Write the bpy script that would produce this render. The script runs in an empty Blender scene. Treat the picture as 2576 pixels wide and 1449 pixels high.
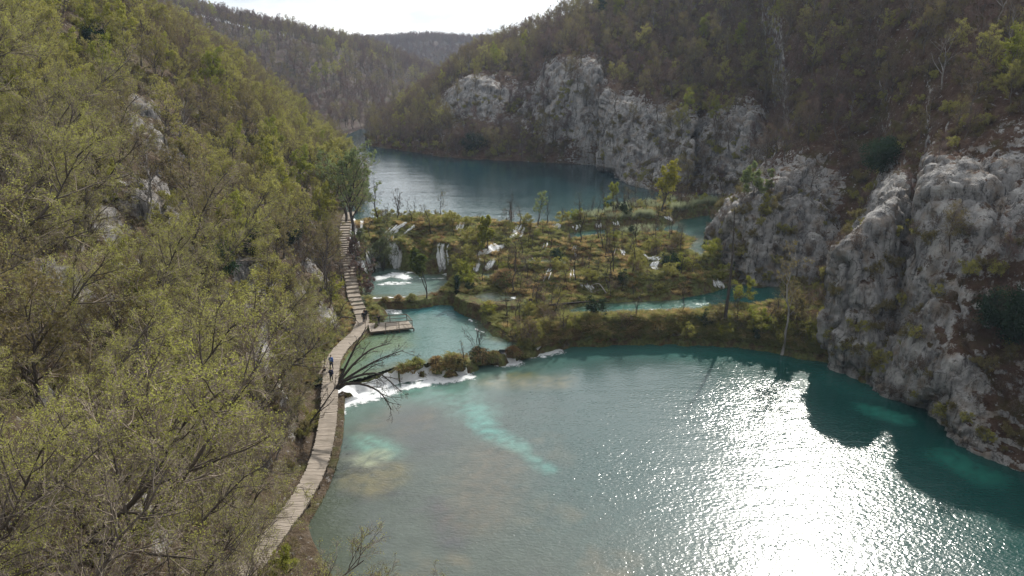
import bpy, math, random
import numpy as np
from mathutils import Vector
from mathutils.bvhtree import BVHTree

# ------------------------------------------------------------------ camera, world, sun, exposure
scn = bpy.context.scene
COL = scn.collection
PITCH = math.radians(16.8); CAMZ = 36.0; FPX = 1932.0
cam = bpy.data.cameras.new('camera'); cam.lens = 27.0; cam.sensor_width = 36.0
cam.clip_start = 0.1; cam.clip_end = 6000
camo = bpy.data.objects.new('camera', cam); COL.objects.link(camo)
camo.location = (0, 0, CAMZ); camo.rotation_euler = (math.pi/2 - PITCH, 0, 0)
scn.camera = camo

SUN_EL = math.radians(37.0); SUN_AZ = math.radians(24.5)          # azimuth from +Y towards +X
SUN_DIR = Vector((math.sin(SUN_AZ)*math.cos(SUN_EL), math.cos(SUN_AZ)*math.cos(SUN_EL), math.sin(SUN_EL)))
world = bpy.data.worlds.new('World'); scn.world = world; world.use_nodes = True
wn = world.node_tree.nodes; wl = world.node_tree.links; wn.clear()
def N(nodes, t, **kw):
    n = nodes.new(t)
    for k, v in kw.items():
        if k in n.inputs.keys(): n.inputs[k].default_value = v
        else: setattr(n, k, v)
    return n
sky = wn.new('ShaderNodeTexSky'); sky.sky_type = 'NISHITA'; sky.sun_disc = False
sky.sun_elevation = SUN_EL; sky.sun_rotation = SUN_AZ
tc = wn.new('ShaderNodeTexCoord')
mp = wn.new('ShaderNodeMapping'); mp.inputs['Scale'].default_value = (1.6, 1.6, 6.0)
wl.new(tc.outputs['Generated'], mp.inputs['Vector'])
cn = wn.new('ShaderNodeTexNoise'); cn.inputs['Scale'].default_value = 2.2; cn.inputs['Detail'].default_value = 6
wl.new(mp.outputs['Vector'], cn.inputs['Vector'])
cr = wn.new('ShaderNodeValToRGB')
cr.color_ramp.elements[0].position = .42; cr.color_ramp.elements[0].color = (6.4, 6.8, 7.3, 1)
cr.color_ramp.elements[1].position = .56; cr.color_ramp.elements[1].color = (11.0, 11.0, 11.0, 1)
wl.new(cn.outputs['Fac'], cr.inputs['Fac'])
dp = wn.new('ShaderNodeVectorMath'); dp.operation = 'DOT_PRODUCT'
wl.new(tc.outputs['Generated'], dp.inputs[0]); dp.inputs[1].default_value = SUN_DIR
mx = N(wn, 'ShaderNodeMath', operation='MAXIMUM'); wl.new(dp.outputs['Value'], mx.inputs[0]); mx.inputs[1].default_value = 0
pw = N(wn, 'ShaderNodeMath', operation='POWER'); wl.new(mx.outputs[0], pw.inputs[0]); pw.inputs[1].default_value = 6.0
gl = N(wn, 'ShaderNodeMath', operation='MULTIPLY_ADD'); wl.new(pw.outputs[0], gl.inputs[0]); gl.inputs[1].default_value = 2.1; gl.inputs[2].default_value = .82
sc_ = wn.new('ShaderNodeVectorMath'); sc_.operation = 'SCALE'
wl.new(cr.outputs['Color'], sc_.inputs[0]); wl.new(gl.outputs[0], sc_.inputs['Scale'])
wm = wn.new('ShaderNodeMix'); wm.data_type = 'RGBA'; wm.inputs[0].default_value = .88
wl.new(sky.outputs['Color'], wm.inputs[6]); wl.new(sc_.outputs['Vector'], wm.inputs[7])
bg = wn.new('ShaderNodeBackground'); bg.inputs['Strength'].default_value = 0.1
wl.new(wm.outputs[2], bg.inputs['Color'])
wo = wn.new('ShaderNodeOutputWorld'); wl.new(bg.outputs[0], wo.inputs['Surface'])

sd = bpy.data.lights.new('sun', 'SUN'); sd.energy = 4.8; sd.angle = math.radians(1.1); sd.color = (1, .95, .87)
so = bpy.data.objects.new('sun', sd); COL.objects.link(so)
so.rotation_euler = (-SUN_DIR).to_track_quat('-Z', 'Y').to_euler()
scn.view_settings.view_transform = 'Standard'; scn.view_settings.look = 'None'
scn.view_settings.exposure = 0.4; scn.view_settings.gamma = 1.0
scn.render.engine = 'CYCLES'
cy = scn.cycles
cy.use_denoising = True; cy.max_bounces = 5; cy.diffuse_bounces = 3; cy.glossy_bounces = 2
cy.transparent_max_bounces = 12; cy.transmission_bounces = 3; cy.volume_bounces = 0
cy.sample_clamp_indirect = 4.0; cy.caustics_reflective = False; cy.caustics_refractive = False

# ------------------------------------------------------------------ projection helpers
cp, sp = math.cos(PITCH), math.sin(PITCH)
def ray(u, v):
    a = (u-1288)/FPX; b = (724-v)/FPX
    return np.array([a, cp+b*sp, -sp+b*cp])
def at(u, v, z):
    d = ray(u, v); t = (z-CAMZ)/d[2]; return np.array([d[0]*t, d[1]*t, z])
def aty(u, v, Y):
    d = ray(u, v); t = Y/d[1]; return d*t+np.array([0, 0, CAMZ])
def proj(P):
    P = np.asarray(P, float); q = P-np.array([0, 0, CAMZ])
    fw = q[..., 1]*cp-q[..., 2]*sp; up = q[..., 1]*sp+q[..., 2]*cp
    fw = np.where(fw < .1, .1, fw)
    return 1288+FPX*q[..., 0]/fw, 724-FPX*up/fw, fw

# ------------------------------------------------------------------ noise
def _hash(ix, iy, iz):
    h = (ix.astype(np.uint32)*np.uint32(374761393)+iy.astype(np.uint32)*np.uint32(668265263)+iz.astype(np.uint32)*np.uint32(2147483647)) & np.uint32(0xffffffff)
    h = (h ^ (h >> np.uint32(13)))*np.uint32(1274126177)
    h = h ^ (h >> np.uint32(16)); h = h*np.uint32(2246822519); return h ^ (h >> np.uint32(15))
def gnoise(p):
    p = np.asarray(p, float); i = np.floor(p).astype(np.int64); f = p-i
    w = f*f*f*(f*(f*6-15)+10); out = np.zeros(len(p))
    for dx in (0, 1):
        for dy in (0, 1):
            for dz in (0, 1):
                h = _hash(i[:, 0]+dx, i[:, 1]+dy, i[:, 2]+dz)
                gx = ((h & 1023)/511.5-1); gy = (((h >> np.uint32(10)) & 1023)/511.5-1); gz = (((h >> np.uint32(20)) & 1023)/511.5-1)
                d = gx*(f[:, 0]-dx)+gy*(f[:, 1]-dy)+gz*(f[:, 2]-dz)
                out += d*np.where(dx, w[:, 0], 1-w[:, 0])*np.where(dy, w[:, 1], 1-w[:, 1])*np.where(dz, w[:, 2], 1-w[:, 2])
    return out
def fbm(p, sc, oct=4, gain=.5, off=0., ridged=False):
    p = np.asarray(p, float)*np.asarray(sc)+off; a = 1.; s = np.zeros(len(p)); t = 0
    for k in range(oct):
        n = gnoise(p*(2.03**k)+17.3*k)
        if ridged: n = .6-2*np.abs(n)
        s += a*n; t += a; a *= gain
    return s/t*1.6

def cells(p, seed=0):
    """cellular noise: (distance to the cell border, a random value for each cell)"""
    p = np.asarray(p, float); i0 = np.floor(p).astype(np.int64); d1 = np.full(len(p), 9.); d2 = d1.copy(); rv = np.zeros(len(p))
    for dx in (-1, 0, 1):
        for dy in (-1, 0, 1):
            for dz in (-1, 0, 1):
                c = i0+[dx, dy, dz]; h = _hash(c[:, 0]+seed, c[:, 1], c[:, 2]); o = np.stack([(h & 1023)/1023., ((h >> np.uint32(10)) & 1023)/1023., ((h >> np.uint32(20)) & 1023)/1023.], 1)
                d = np.linalg.norm(c+o-p, axis=1); r = ((h >> np.uint32(4)) & 255)/255.; m = d < d1
                d2 = np.where(m, d1, np.minimum(d2, d)); rv = np.where(m, r, rv); d1 = np.where(m, d, d1)
    return d2-d1, rv
# ------------------------------------------------------------------ objects and meshes
def tag(o, label=None, cat=None, group=None, kind=None):
    if label: o['label'] = label
    if cat: o['category'] = cat
    if group: o['group'] = group
    if kind: o['kind'] = kind
    return o
def mesh(name, V, F, mats, mi=None, smooth=True):
    """V (n,3); F (m,4) quads (a triangle repeats nothing: pass (m,3))."""
    V = np.asarray(V, np.float32); F = np.asarray(F, np.int32); k = F.shape[1]
    me = bpy.data.meshes.new(name)
    me.vertices.add(len(V)); me.vertices.foreach_set('co', V.ravel())
    me.loops.add(F.size); me.loops.foreach_set('vertex_index', F.ravel())
    me.polygons.add(len(F)); me.polygons.foreach_set('loop_start', np.arange(len(F), dtype=np.int32)*k)
    me.polygons.foreach_set('loop_total', np.full(len(F), k, np.int32))
    for m in (mats if isinstance(mats, (list, tuple)) else [mats]): me.materials.append(m)
    if mi is not None: me.polygons.foreach_set('material_index', np.asarray(mi, np.int32))
    me.polygons.foreach_set('use_smooth', np.full(len(F), smooth, bool))
    me.update(calc_edges=True); return me
def link(name, me, parent=None, loc=None):
    o = bpy.data.objects.new(name, me); COL.objects.link(o)
    if parent is not None: o.parent = parent
    if loc is not None: o.location = loc
    return o
def empty(name, loc, rot=(0, 0, 0), s=1.):
    o = bpy.data.objects.new(name, None); o.empty_display_size = .3; COL.objects.link(o)
    o.location = loc; o.rotation_euler = rot; o.scale = (s, s, s); return o
def vattr(me, name, A):
    A = np.asarray(A, np.float32)
    if A.ndim == 1:
        a = me.attributes.new(name, 'FLOAT', 'POINT'); a.data.foreach_set('value', A)
    else:
        a = me.attributes.new(name, 'FLOAT_COLOR', 'POINT')
        a.data.foreach_set('color', np.concatenate([A, np.ones((len(A), 1), np.float32)], 1).ravel())
def gridfaces(nr, nc):
    i = np.arange(nr*nc).reshape(nr, nc)
    return np.stack([i[:-1, :-1], i[:-1, 1:], i[1:, 1:], i[1:, :-1]], -1).reshape(-1, 4)
class MB:
    """collects quads of boxes, bars and tubes; build() links them as one mesh"""
    def __init__(s): s.v = []; s.f = []; s.n = 0
    def add(s, V, F):
        V = np.asarray(V, float); s.v.append(V); s.f.append(np.asarray(F)+s.n); s.n += len(V)
    def box(s, c, ex, ey, ez):
        c = np.asarray(c, float); ex, ey, ez = map(lambda q: np.asarray(q, float)/2, (ex, ey, ez))
        V = [c+a*ex+b*ey+d*ez for a in (-1, 1) for b in (-1, 1) for d in (-1, 1)]
        s.add(V, [[0, 1, 3, 2], [4, 6, 7, 5], [0, 4, 5, 1], [2, 3, 7, 6], [0, 2, 6, 4], [1, 5, 7, 3]])
    def bar(s, a, b, w, h=None):
        a = np.asarray(a, float); b = np.asarray(b, float); d = b-a; L = np.linalg.norm(d); d /= L
        side = np.cross(d, [0, 0, 1]) if abs(d[2]) < .95 else np.array([1., 0, 0]); side /= np.linalg.norm(side)
        up = np.cross(side, d); s.box((a+b)/2, side*w, d*L, up*(h or w))
    def tube(s, P, R, S=6):
        V, F = tubes(np.asarray(P, float)[None], np.asarray(R, float)[None], S); s.add(V, F)
    def build(s, name, mat, parent=None, smooth=False):
        me = mesh(name, np.concatenate(s.v), np.concatenate(s.f), mat, smooth=smooth); return link(name, me, parent)

# ------------------------------------------------------------------ materials
def mat(name, rough=.9, spec=.2):
    m = bpy.data.materials.new(name); m.use_nodes = True; nt = m.node_tree
    b = nt.nodes['Principled BSDF']; b.inputs['Roughness'].default_value = rough; b.inputs['Specular IOR Level'].default_value = spec
    return m, nt.nodes, nt.links, b
def noise(nd, ln, scale, detail=4, vec=None, rough=.55, dist=0.):
    n = nd.new('ShaderNodeTexNoise'); n.inputs['Scale'].default_value = scale; n.inputs['Detail'].default_value = detail
    n.inputs['Roughness'].default_value = rough; n.inputs['Distortion'].default_value = dist
    if vec is not None: ln.new(vec, n.inputs['Vector'])
    return n.outputs['Fac']
def ramp(nd, ln, fac, stops):
    r = nd.new('ShaderNodeValToRGB'); e = r.color_ramp.elements
    while len(e) < len(stops): e.new(.5)
    for k, (p, c) in enumerate(stops): e[k].position = p; e[k].color = (*c, 1) if len(c) == 3 else c
    ln.new(fac, r.inputs['Fac']); return r.outputs['Color']
def mixc(nd, ln, fac, a, b, mode='MIX'):
    m = nd.new('ShaderNodeMix'); m.data_type = 'RGBA'; m.blend_type = mode
    for sock, val in ((0, fac), (6, a), (7, b)):
        if hasattr(val, 'is_output') or hasattr(val, 'links'): ln.new(val, m.inputs[sock])
        elif sock == 0: m.inputs[0].default_value = val
        else: m.inputs[sock].default_value = (*val, 1)
    return m.outputs[2]
def math_(nd, ln, op, a, b=None, c=None, clamp=False):
    m = nd.new('ShaderNodeMath'); m.operation = op; m.use_clamp = clamp
    for k, val in enumerate((a, b, c)):
        if val is None: continue
        if hasattr(val, 'links'): ln.new(val, m.inputs[k])
        else: m.inputs[k].default_value = val
    return m.outputs[0]
def position(nd): return nd.new('ShaderNodeNewGeometry').outputs['Position']
def scaled(nd, ln, vec, s):
    m = nd.new('ShaderNodeMapping'); m.inputs['Scale'].default_value = s; ln.new(vec, m.inputs['Vector']); return m.outputs['Vector']
def attr(nd, name):
    a = nd.new('ShaderNodeAttribute'); a.attribute_name = name; return a
def bump(nd, ln, h, dist, strength, b):
    n = nd.new('ShaderNodeBump'); n.inputs['Distance'].default_value = dist; n.inputs['Strength'].default_value = strength
    ln.new(h, n.inputs['Height']); ln.new(n.outputs['Normal'], b.inputs['Normal'])

def terrain_mat(name, litter, moss, rockcols):
    m, nd, ln, b = mat(name, .95, .1)
    P = position(nd)
    # limestone
    c1 = ramp(nd, ln, noise(nd, ln, .35, 6, P, .62), [(.25, rockcols[0]), (.5, rockcols[1]), (.72, rockcols[2])])
    st = noise(nd, ln, 1.0, 6, scaled(nd, ln, P, (.55, .55, .055)), .7)
    c2 = mixc(nd, ln, ramp(nd, ln, st, [(.47, (0, 0, 0)), (.66, (.75, .75, .75))]), c1, (.09, .09, .095))
    fc = noise(nd, ln, 1.0, 8, scaled(nd, ln, P, (1.5, 1.5, .22)), .75)
    c2 = mixc(nd, ln, ramp(nd, ln, fc, [(.53, (0, 0, 0)), (.62, (.85, .85, .85))]), c2, (.045, .042, .04))
    och = ramp(nd, ln, noise(nd, ln, .6, 4, P), [(.50, (0, 0, 0)), (.68, (.6, .6, .6))])
    c2 = mixc(nd, ln, och, c2, (.23, .17, .115))
    vo = nd.new('ShaderNodeTexVoronoi'); vo.feature = 'DISTANCE_TO_EDGE'; vo.inputs['Scale'].default_value = .75
    wv = nd.new('ShaderNodeVectorMath'); wv.operation = 'ADD'; ln.new(P, wv.inputs[0])
    nz = nd.new('ShaderNodeTexNoise'); nz.inputs['Scale'].default_value = .8; nz.inputs['Detail'].default_value = 5; ln.new(P, nz.inputs['Vector'])
    sc2 = nd.new('ShaderNodeVectorMath'); sc2.operation = 'SCALE'; sc2.inputs['Scale'].default_value = 2.2; ln.new(nz.outputs['Color'], sc2.inputs[0])
    ln.new(sc2.outputs[0], wv.inputs[1]); ln.new(scaled(nd, ln, wv.outputs[0], (1, 1, .6)), vo.inputs['Vector'])
    crack = ramp(nd, ln, vo.outputs['Distance'], [(.0, (1, 1, 1)), (.05, (0, 0, 0))])
    ckn = ramp(nd, ln, noise(nd, ln, .5, 3, P), [(.45, (0, 0, 0)), (.6, (1, 1, 1))])
    ck = math_(nd, ln, 'MULTIPLY', crack, ckn)
    c2 = mixc(nd, ln, math_(nd, ln, 'MULTIPLY', ck, .8), c2, (.05, .045, .04))
    # litter, moss
    l1 = ramp(nd, ln, noise(nd, ln, .8, 6, P, .7), [(.3, litter[0]), (.5, litter[1]), (.7, litter[2])])
    ms = ramp(nd, ln, noise(nd, ln, .28, 5, P, .65), [(.5, (0, 0, 0)), (.66, (1, 1, 1))])
    l2 = mixc(nd, ln, math_(nd, ln, 'MULTIPLY', ms, .8), l1, moss)
    stone = ramp(nd, ln, noise(nd, ln, 1.7, 4, P, .6), [(.62, (0, 0, 0)), (.68, (.8, .8, .8))])
    l2 = mixc(nd, ln, stone, l2, rockcols[1])
    rk = attr(nd, 'rock').outputs['Fac']
    nn = noise(nd, ln, .9, 7, P, .72)
    g = nd.new('ShaderNodeNewGeometry'); sx = nd.new('ShaderNodeSeparateXYZ'); ln.new(g.outputs['Normal'], sx.inputs[0])
    f = math_(nd, ln, 'ADD', rk, math_(nd, ln, 'MULTIPLY_ADD', nn, 1.7, -.85))
    f = math_(nd, ln, 'ADD', f, math_(nd, ln, 'MULTIPLY_ADD', sx.outputs['Z'], -.8, .38))
    fac = ramp(nd, ln, f, [(.40, (0, 0, 0)), (.52, (1, 1, 1))])
    ln.new(mixc(nd, ln, fac, l2, c2), b.inputs['Base Color'])
    h = math_(nd, ln, 'ADD', noise(nd, ln, 1.6, 8, P, .7), math_(nd, ln, 'MULTIPLY', ck, -.35)); h = math_(nd, ln, 'ADD', h, math_(nd, ln, 'MULTIPLY', fc, -.9))
    bump(nd, ln, h, 1.2, .8, b)
    return m
M = {}
ROCKC = ((.20, .196, .19), (.36, .35, .338), (.54, .525, .50))
M['right'] = terrain_mat('limestone_and_litter', ((.05, .028, .018), (.085, .05, .034), (.12, .085, .06)), (.065, .06, .018), ROCKC)
M['left'] = terrain_mat('mossy_slope', ((.06, .042, .026), (.11, .08, .052), (.17, .14, .11)), (.085, .09, .024), ((.2, .19, .18), (.36, .34, .32), (.5, .475, .45)))
M['far'] = terrain_mat('far_forest_floor', ((.07, .045, .04), (.09, .065, .055), (.12, .09, .08)), (.07, .075, .04), ROCKC)
def tuff_mat():
    m, nd, ln, b = mat('mossy_tufa', .95, .1); P = position(nd)
    c = ramp(nd, ln, noise(nd, ln, .7, 6, P, .7), [(.3, (.05, .04, .022)), (.45, (.11, .08, .04)), (.53, (.115, .13, .045)), (.66, (.13, .14, .05)), (.76, (.25, .19, .09))])
    c = mixc(nd, ln, ramp(nd, ln, noise(nd, ln, 2.5, 4, P), [(.45, (0, 0, 0)), (.65, (.6, .6, .6))]), c, (.03, .022, .015))
    ln.new(c, b.inputs['Base Color']); bump(nd, ln, noise(nd, ln, 3.0, 6, P, .7), .6, .8, b); return m
M['tufa'] = tuff_mat()
def bark_mat(name, a, b_):
    m, nd, ln, b = mat(name, .9, .15); P = nd.new('ShaderNodeTexCoord').outputs['Object']
    oi = nd.new('ShaderNodeObjectInfo').outputs['Random']
    c = ramp(nd, ln, noise(nd, ln, 2.0, 5, scaled(nd, ln, P, (1, 1, .35)), .65), [(.3, a), (.7, b_)])
    c = mixc(nd, ln, math_(nd, ln, 'MULTIPLY', oi, .5), c, (.10, .085, .075)); ln.new(c, b.inputs['Base Color']); return m
M['bark'] = bark_mat('grey_brown_bark', (.05, .04, .033), (.13, .11, .09))
M['darkbark'] = bark_mat('dark_wet_bark', (.018, .014, .011), (.05, .04, .03))
M['palebark'] = bark_mat('pale_bark', (.16, .15, .14), (.36, .34, .32))
M['twig'] = bark_mat('brown_twigs', (.15, .118, .092), (.26, .21, .17))
M['palertwig'] = bark_mat('pale_brown_twigs', (.165, .135, .105), (.31, .255, .20))
M['redtwig'] = bark_mat('reddish_twigs', (.11, .075, .066), (.18, .13, .118))
def leaf_mat(name, c0, c1, trans=.4):
    m = bpy.data.materials.new(name); m.use_nodes = True; nd = m.node_tree.nodes; ln = m.node_tree.links; nd.clear()
    oi = nd.new('ShaderNodeObjectInfo').outputs['Random']; P = nd.new('ShaderNodeTexCoord').outputs['Object']
    n = noise(nd, ln, .9, 3, P); f = math_(nd, ln, 'ADD', math_(nd, ln, 'MULTIPLY', oi, .7), math_(nd, ln, 'MULTIPLY_ADD', n, 1.4, -.55), clamp=True)
    c = mixc(nd, ln, f, c0, c1)
    d = nd.new('ShaderNodeBsdfDiffuse'); t = nd.new('ShaderNodeBsdfTranslucent'); ln.new(c, d.inputs['Color']); ln.new(c, t.inputs['Color'])
    mx = nd.new('ShaderNodeMixShader'); mx.inputs[0].default_value = trans; ln.new(d.outputs[0], mx.inputs[1]); ln.new(t.outputs[0], mx.inputs[2])
    o = nd.new('ShaderNodeOutputMaterial'); ln.new(mx.outputs[0], o.inputs['Surface']); return m
M['leaf_green'] = leaf_mat('spring_leaves', (.24, .235, .06), (.34, .32, .10))
M['leaf_olive'] = leaf_mat('olive_buds', (.16, .135, .055), (.22, .19, .085))
M['leaf_bright'] = leaf_mat('bright_spring_leaves', (.2, .23, .04), (.3, .29, .06))
M['leaf_yellow'] = leaf_mat('yellow_leaves', (.27, .26, .035), (.36, .33, .05))
M['leaf_pale'] = leaf_mat('pale_willow_leaves', (.17, .21, .09), (.23, .27, .11))
M['leaf_buds'] = leaf_mat('pale_yellow_green_buds', (.29, .30, .075), (.39, .39, .11), .5)
M['leaf_mid'] = leaf_mat('mid_green_leaves', (.075, .10, .028), (.12, .145, .04))
M['leaf_grey'] = leaf_mat('grey_green_leaves', (.10, .125, .06), (.15, .17, .085))
M['leaf_brown'] = leaf_mat('brown_buds', (.11, .075, .05), (.16, .115, .085))
M['leaf_red'] = leaf_mat('reddish_buds', (.12, .078, .068), (.165, .115, .10))
M['leaf_dark'] = leaf_mat('dark_evergreen_leaves', (.018, .035, .02), (.035, .06, .028), .2)
M['straw'] = leaf_mat('straw_sedge', (.36, .26, .11), (.52, .40, .20), .45)
M['sedge'] = leaf_mat('green_sedge', (.19, .20, .065), (.31, .30, .12), .45)
M['brownsedge'] = leaf_mat('brown_sedge', (.16, .105, .055), (.27, .18, .095), .45)
M['reed'] = leaf_mat('grey_green_reeds', (.24, .27, .15), (.36, .38, .25), .45)

def wood_mat(name, a, b_):
    m, nd, ln, b = mat(name, .8, .2); P = position(nd)
    c = ramp(nd, ln, noise(nd, ln, 3.0, 5, scaled(nd, ln, P, (.5, 5, 1)), .6), [(.3, a), (.7, b_)])
    c = mixc(nd, ln, ramp(nd, ln, noise(nd, ln, .5, 3, P), [(.5, (0, 0, 0)), (.7, (.45, .45, .45))]), c, (.10, .085, .06))
    ln.new(c, b.inputs['Base Color']); return m
M['plank'] = wood_mat('weathered_planks', (.18, .15, .12), (.33, .285, .235))
M['rail'] = wood_mat('dark_rails', (.07, .052, .038), (.14, .11, .08))
def simple(name, c, rough=.8, spec=.2):
    m, nd, ln, b = mat(name, rough, spec); P = position(nd)
    cc = ramp(nd, ln, noise(nd, ln, 6., 3, P), [(.3, tuple(x*.8 for x in c)), (.7, tuple(min(1, x*1.15) for x in c))]); ln.new(cc, b.inputs['Base Color']); return m
def water_mat(name, amp=1.0, rough=.175, fq=1.):
    m, nd, ln, b = mat(name, rough, .5); b.inputs['IOR'].default_value = 1.333
    P = position(nd)
    ln.new(attr(nd, 'bed').outputs['Color'], b.inputs['Base Color'])
    w1 = noise(nd, ln, 3.2*fq, 2, scaled(nd, ln, P, (.75, 1.25, 1)), .5, .4)
    w2 = noise(nd, ln, .45*fq, 2, scaled(nd, ln, P, (.6, 1.3, 1)), .5, .3)
    calm = ramp(nd, ln, noise(nd, ln, .045, 2, P), [(.35, (.45, .45, .45)), (.6, (1, 1, 1))])
    h = math_(nd, ln, 'ADD', math_(nd, ln, 'MULTIPLY', w1, .058*amp), math_(nd, ln, 'MULTIPLY', w2, .09*amp))
    h = math_(nd, ln, 'MULTIPLY', h, calm); h = math_(nd, ln, 'MULTIPLY', h, math_(nd, ln, 'MULTIPLY_ADD', attr(nd, 'lee').outputs['Fac'], -.62, 1.0))
    bump(nd, ln, h, 1.0, 1.0, b); return m
M['water'] = water_mat('lake_water'); M['upper'] = water_mat('upper_lake_water', .9, .13, .42); M['pool'] = water_mat('stream_water', 1.3, .2)
def foam_mat(name, scale, stretch, lo, hi):
    m = bpy.data.materials.new(name); m.use_nodes = True; nd = m.node_tree.nodes; ln = m.node_tree.links; nd.clear(); P = position(nd)
    n = noise(nd, ln, scale, 6, scaled(nd, ln, P, stretch), .7); a = attr(nd, 'fade').outputs['Fac']
    f = math_(nd, ln, 'ADD', n, math_(nd, ln, 'MULTIPLY_ADD', a, .55, -.42)); al = ramp(nd, ln, f, [(lo, (0, 0, 0)), (hi, (1, 1, 1))])
    c = ramp(nd, ln, n, [(.3, (.78, .82, .85)), (.5, (.93, .94, .95))]); d = nd.new('ShaderNodeBsdfDiffuse'); t = nd.new('ShaderNodeBsdfTranslucent'); ln.new(c, d.inputs['Color']); ln.new(c, t.inputs['Color'])
    m1 = nd.new('ShaderNodeMixShader'); m1.inputs[0].default_value = .45; ln.new(d.outputs[0], m1.inputs[1]); ln.new(t.outputs[0], m1.inputs[2])
    tr = nd.new('ShaderNodeBsdfTransparent'); m2 = nd.new('ShaderNodeMixShader'); ln.new(al, m2.inputs[0]); ln.new(tr.outputs[0], m2.inputs[1]); ln.new(m1.outputs[0], m2.inputs[2])
    o = nd.new('ShaderNodeOutputMaterial'); ln.new(m2.outputs[0], o.inputs['Surface']); return m
M['foam'] = foam_mat('white_foam', 1.6, (1, 1, 1), .44, .60)
M['fall'] = foam_mat('falling_water', 4.5, (1.6, 1.6, .3), .22, .52)

# ------------------------------------------------------------------ terrain lofts
def crom(P, n):
    """Catmull-Rom along axis 0: (k,...) -> ((k-1)*n+1,...)"""
    P = np.asarray(P, float); k = len(P); E_ = np.concatenate([2*P[:1]-P[1:2], P, 2*P[-1:]-P[-2:-1]])
    t = np.arange(n)/n; sh = (n,)+(1,)*(P.ndim-1); t = t.reshape(sh); out = []
    for i in range(k-1):
        a, b, c, d = E_[i], E_[i+1], E_[i+2], E_[i+3]
        m0 = (c-a)*.42; m1 = (d-b)*.42
        h = (2*t**3-3*t**2+1)*b+(t**3-2*t**2+t)*m0+(-2*t**3+3*t**2)*c+(t**3-t**2)*m1
        out.append(h)
    out.append(P[-1:]); return np.concatenate(out)
def normals(G):
    du = np.gradient(G, axis=1); dv = np.gradient(G, axis=0); n = np.cross(du, dv)
    return n/np.maximum(np.linalg.norm(n, axis=-1, keepdims=True), 1e-9)
TERR = []          # (V, F, rock) of every terrain, for scattering and ray casts
def finish_terrain(name, G, rock, material, label, cat, flip):
    nr, nc = G.shape[:2]; V = G.reshape(-1, 3); F = gridfaces(nr, nc)
    if normals(G)[..., 2].mean() < 0: F = F[:, ::-1]
    me = mesh(name, V, F, material); vattr(me, 'rock', rock.ravel()); o = link(name, me); tag(o, label, cat, kind='structure')
    TERR.append((name, V, F, rock.ravel())); return o
def rough_up(G, rock, flip, amp=1., col=.09):
    n = normals(G); n = n*(-1 if n[..., 2].mean() < 0 else 1); p = G.reshape(-1, 3); r = np.clip(rock.ravel(), 0, 1)
    big = fbm(p, (.085, .085, .05), 3, off=5.)*1.9
    colm = fbm(p, (.22, .22, col), 4, off=9., ridged=True)*1.5
    blk = fbm(p, .55, 4, off=3., ridged=True)*.7
    fine = fbm(p, 1.7, 3, off=7.)*.22
    soft = fbm(p, .16, 4, off=1.)*1.0
    wp = p+np.stack([fbm(p, .25, 3, off=60.), fbm(p, .25, 3, off=70.), fbm(p, .25, 3, off=80.)], 1)*.9
    e1, v1 = cells(wp*[.13, .13, .045]); e2, v2 = cells(wp*[.42, .42, .15], 5); e3, v3 = cells(wp*[1.1, 1.1, .55], 9)
    frac = (v1-.5)*2.4-.9*np.exp(-(e1/.05)**2)+(v2-.5)*.95-.5*np.exp(-(e2/.08)**2)+(v3-.5)*.3
    d = r*(big*.8+colm*.3+blk*.45+fine*1.2+frac)+(1-r)*(soft+fine*.6)
    return G+n*(d*amp).reshape(G.shape[:2])[..., None]

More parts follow.
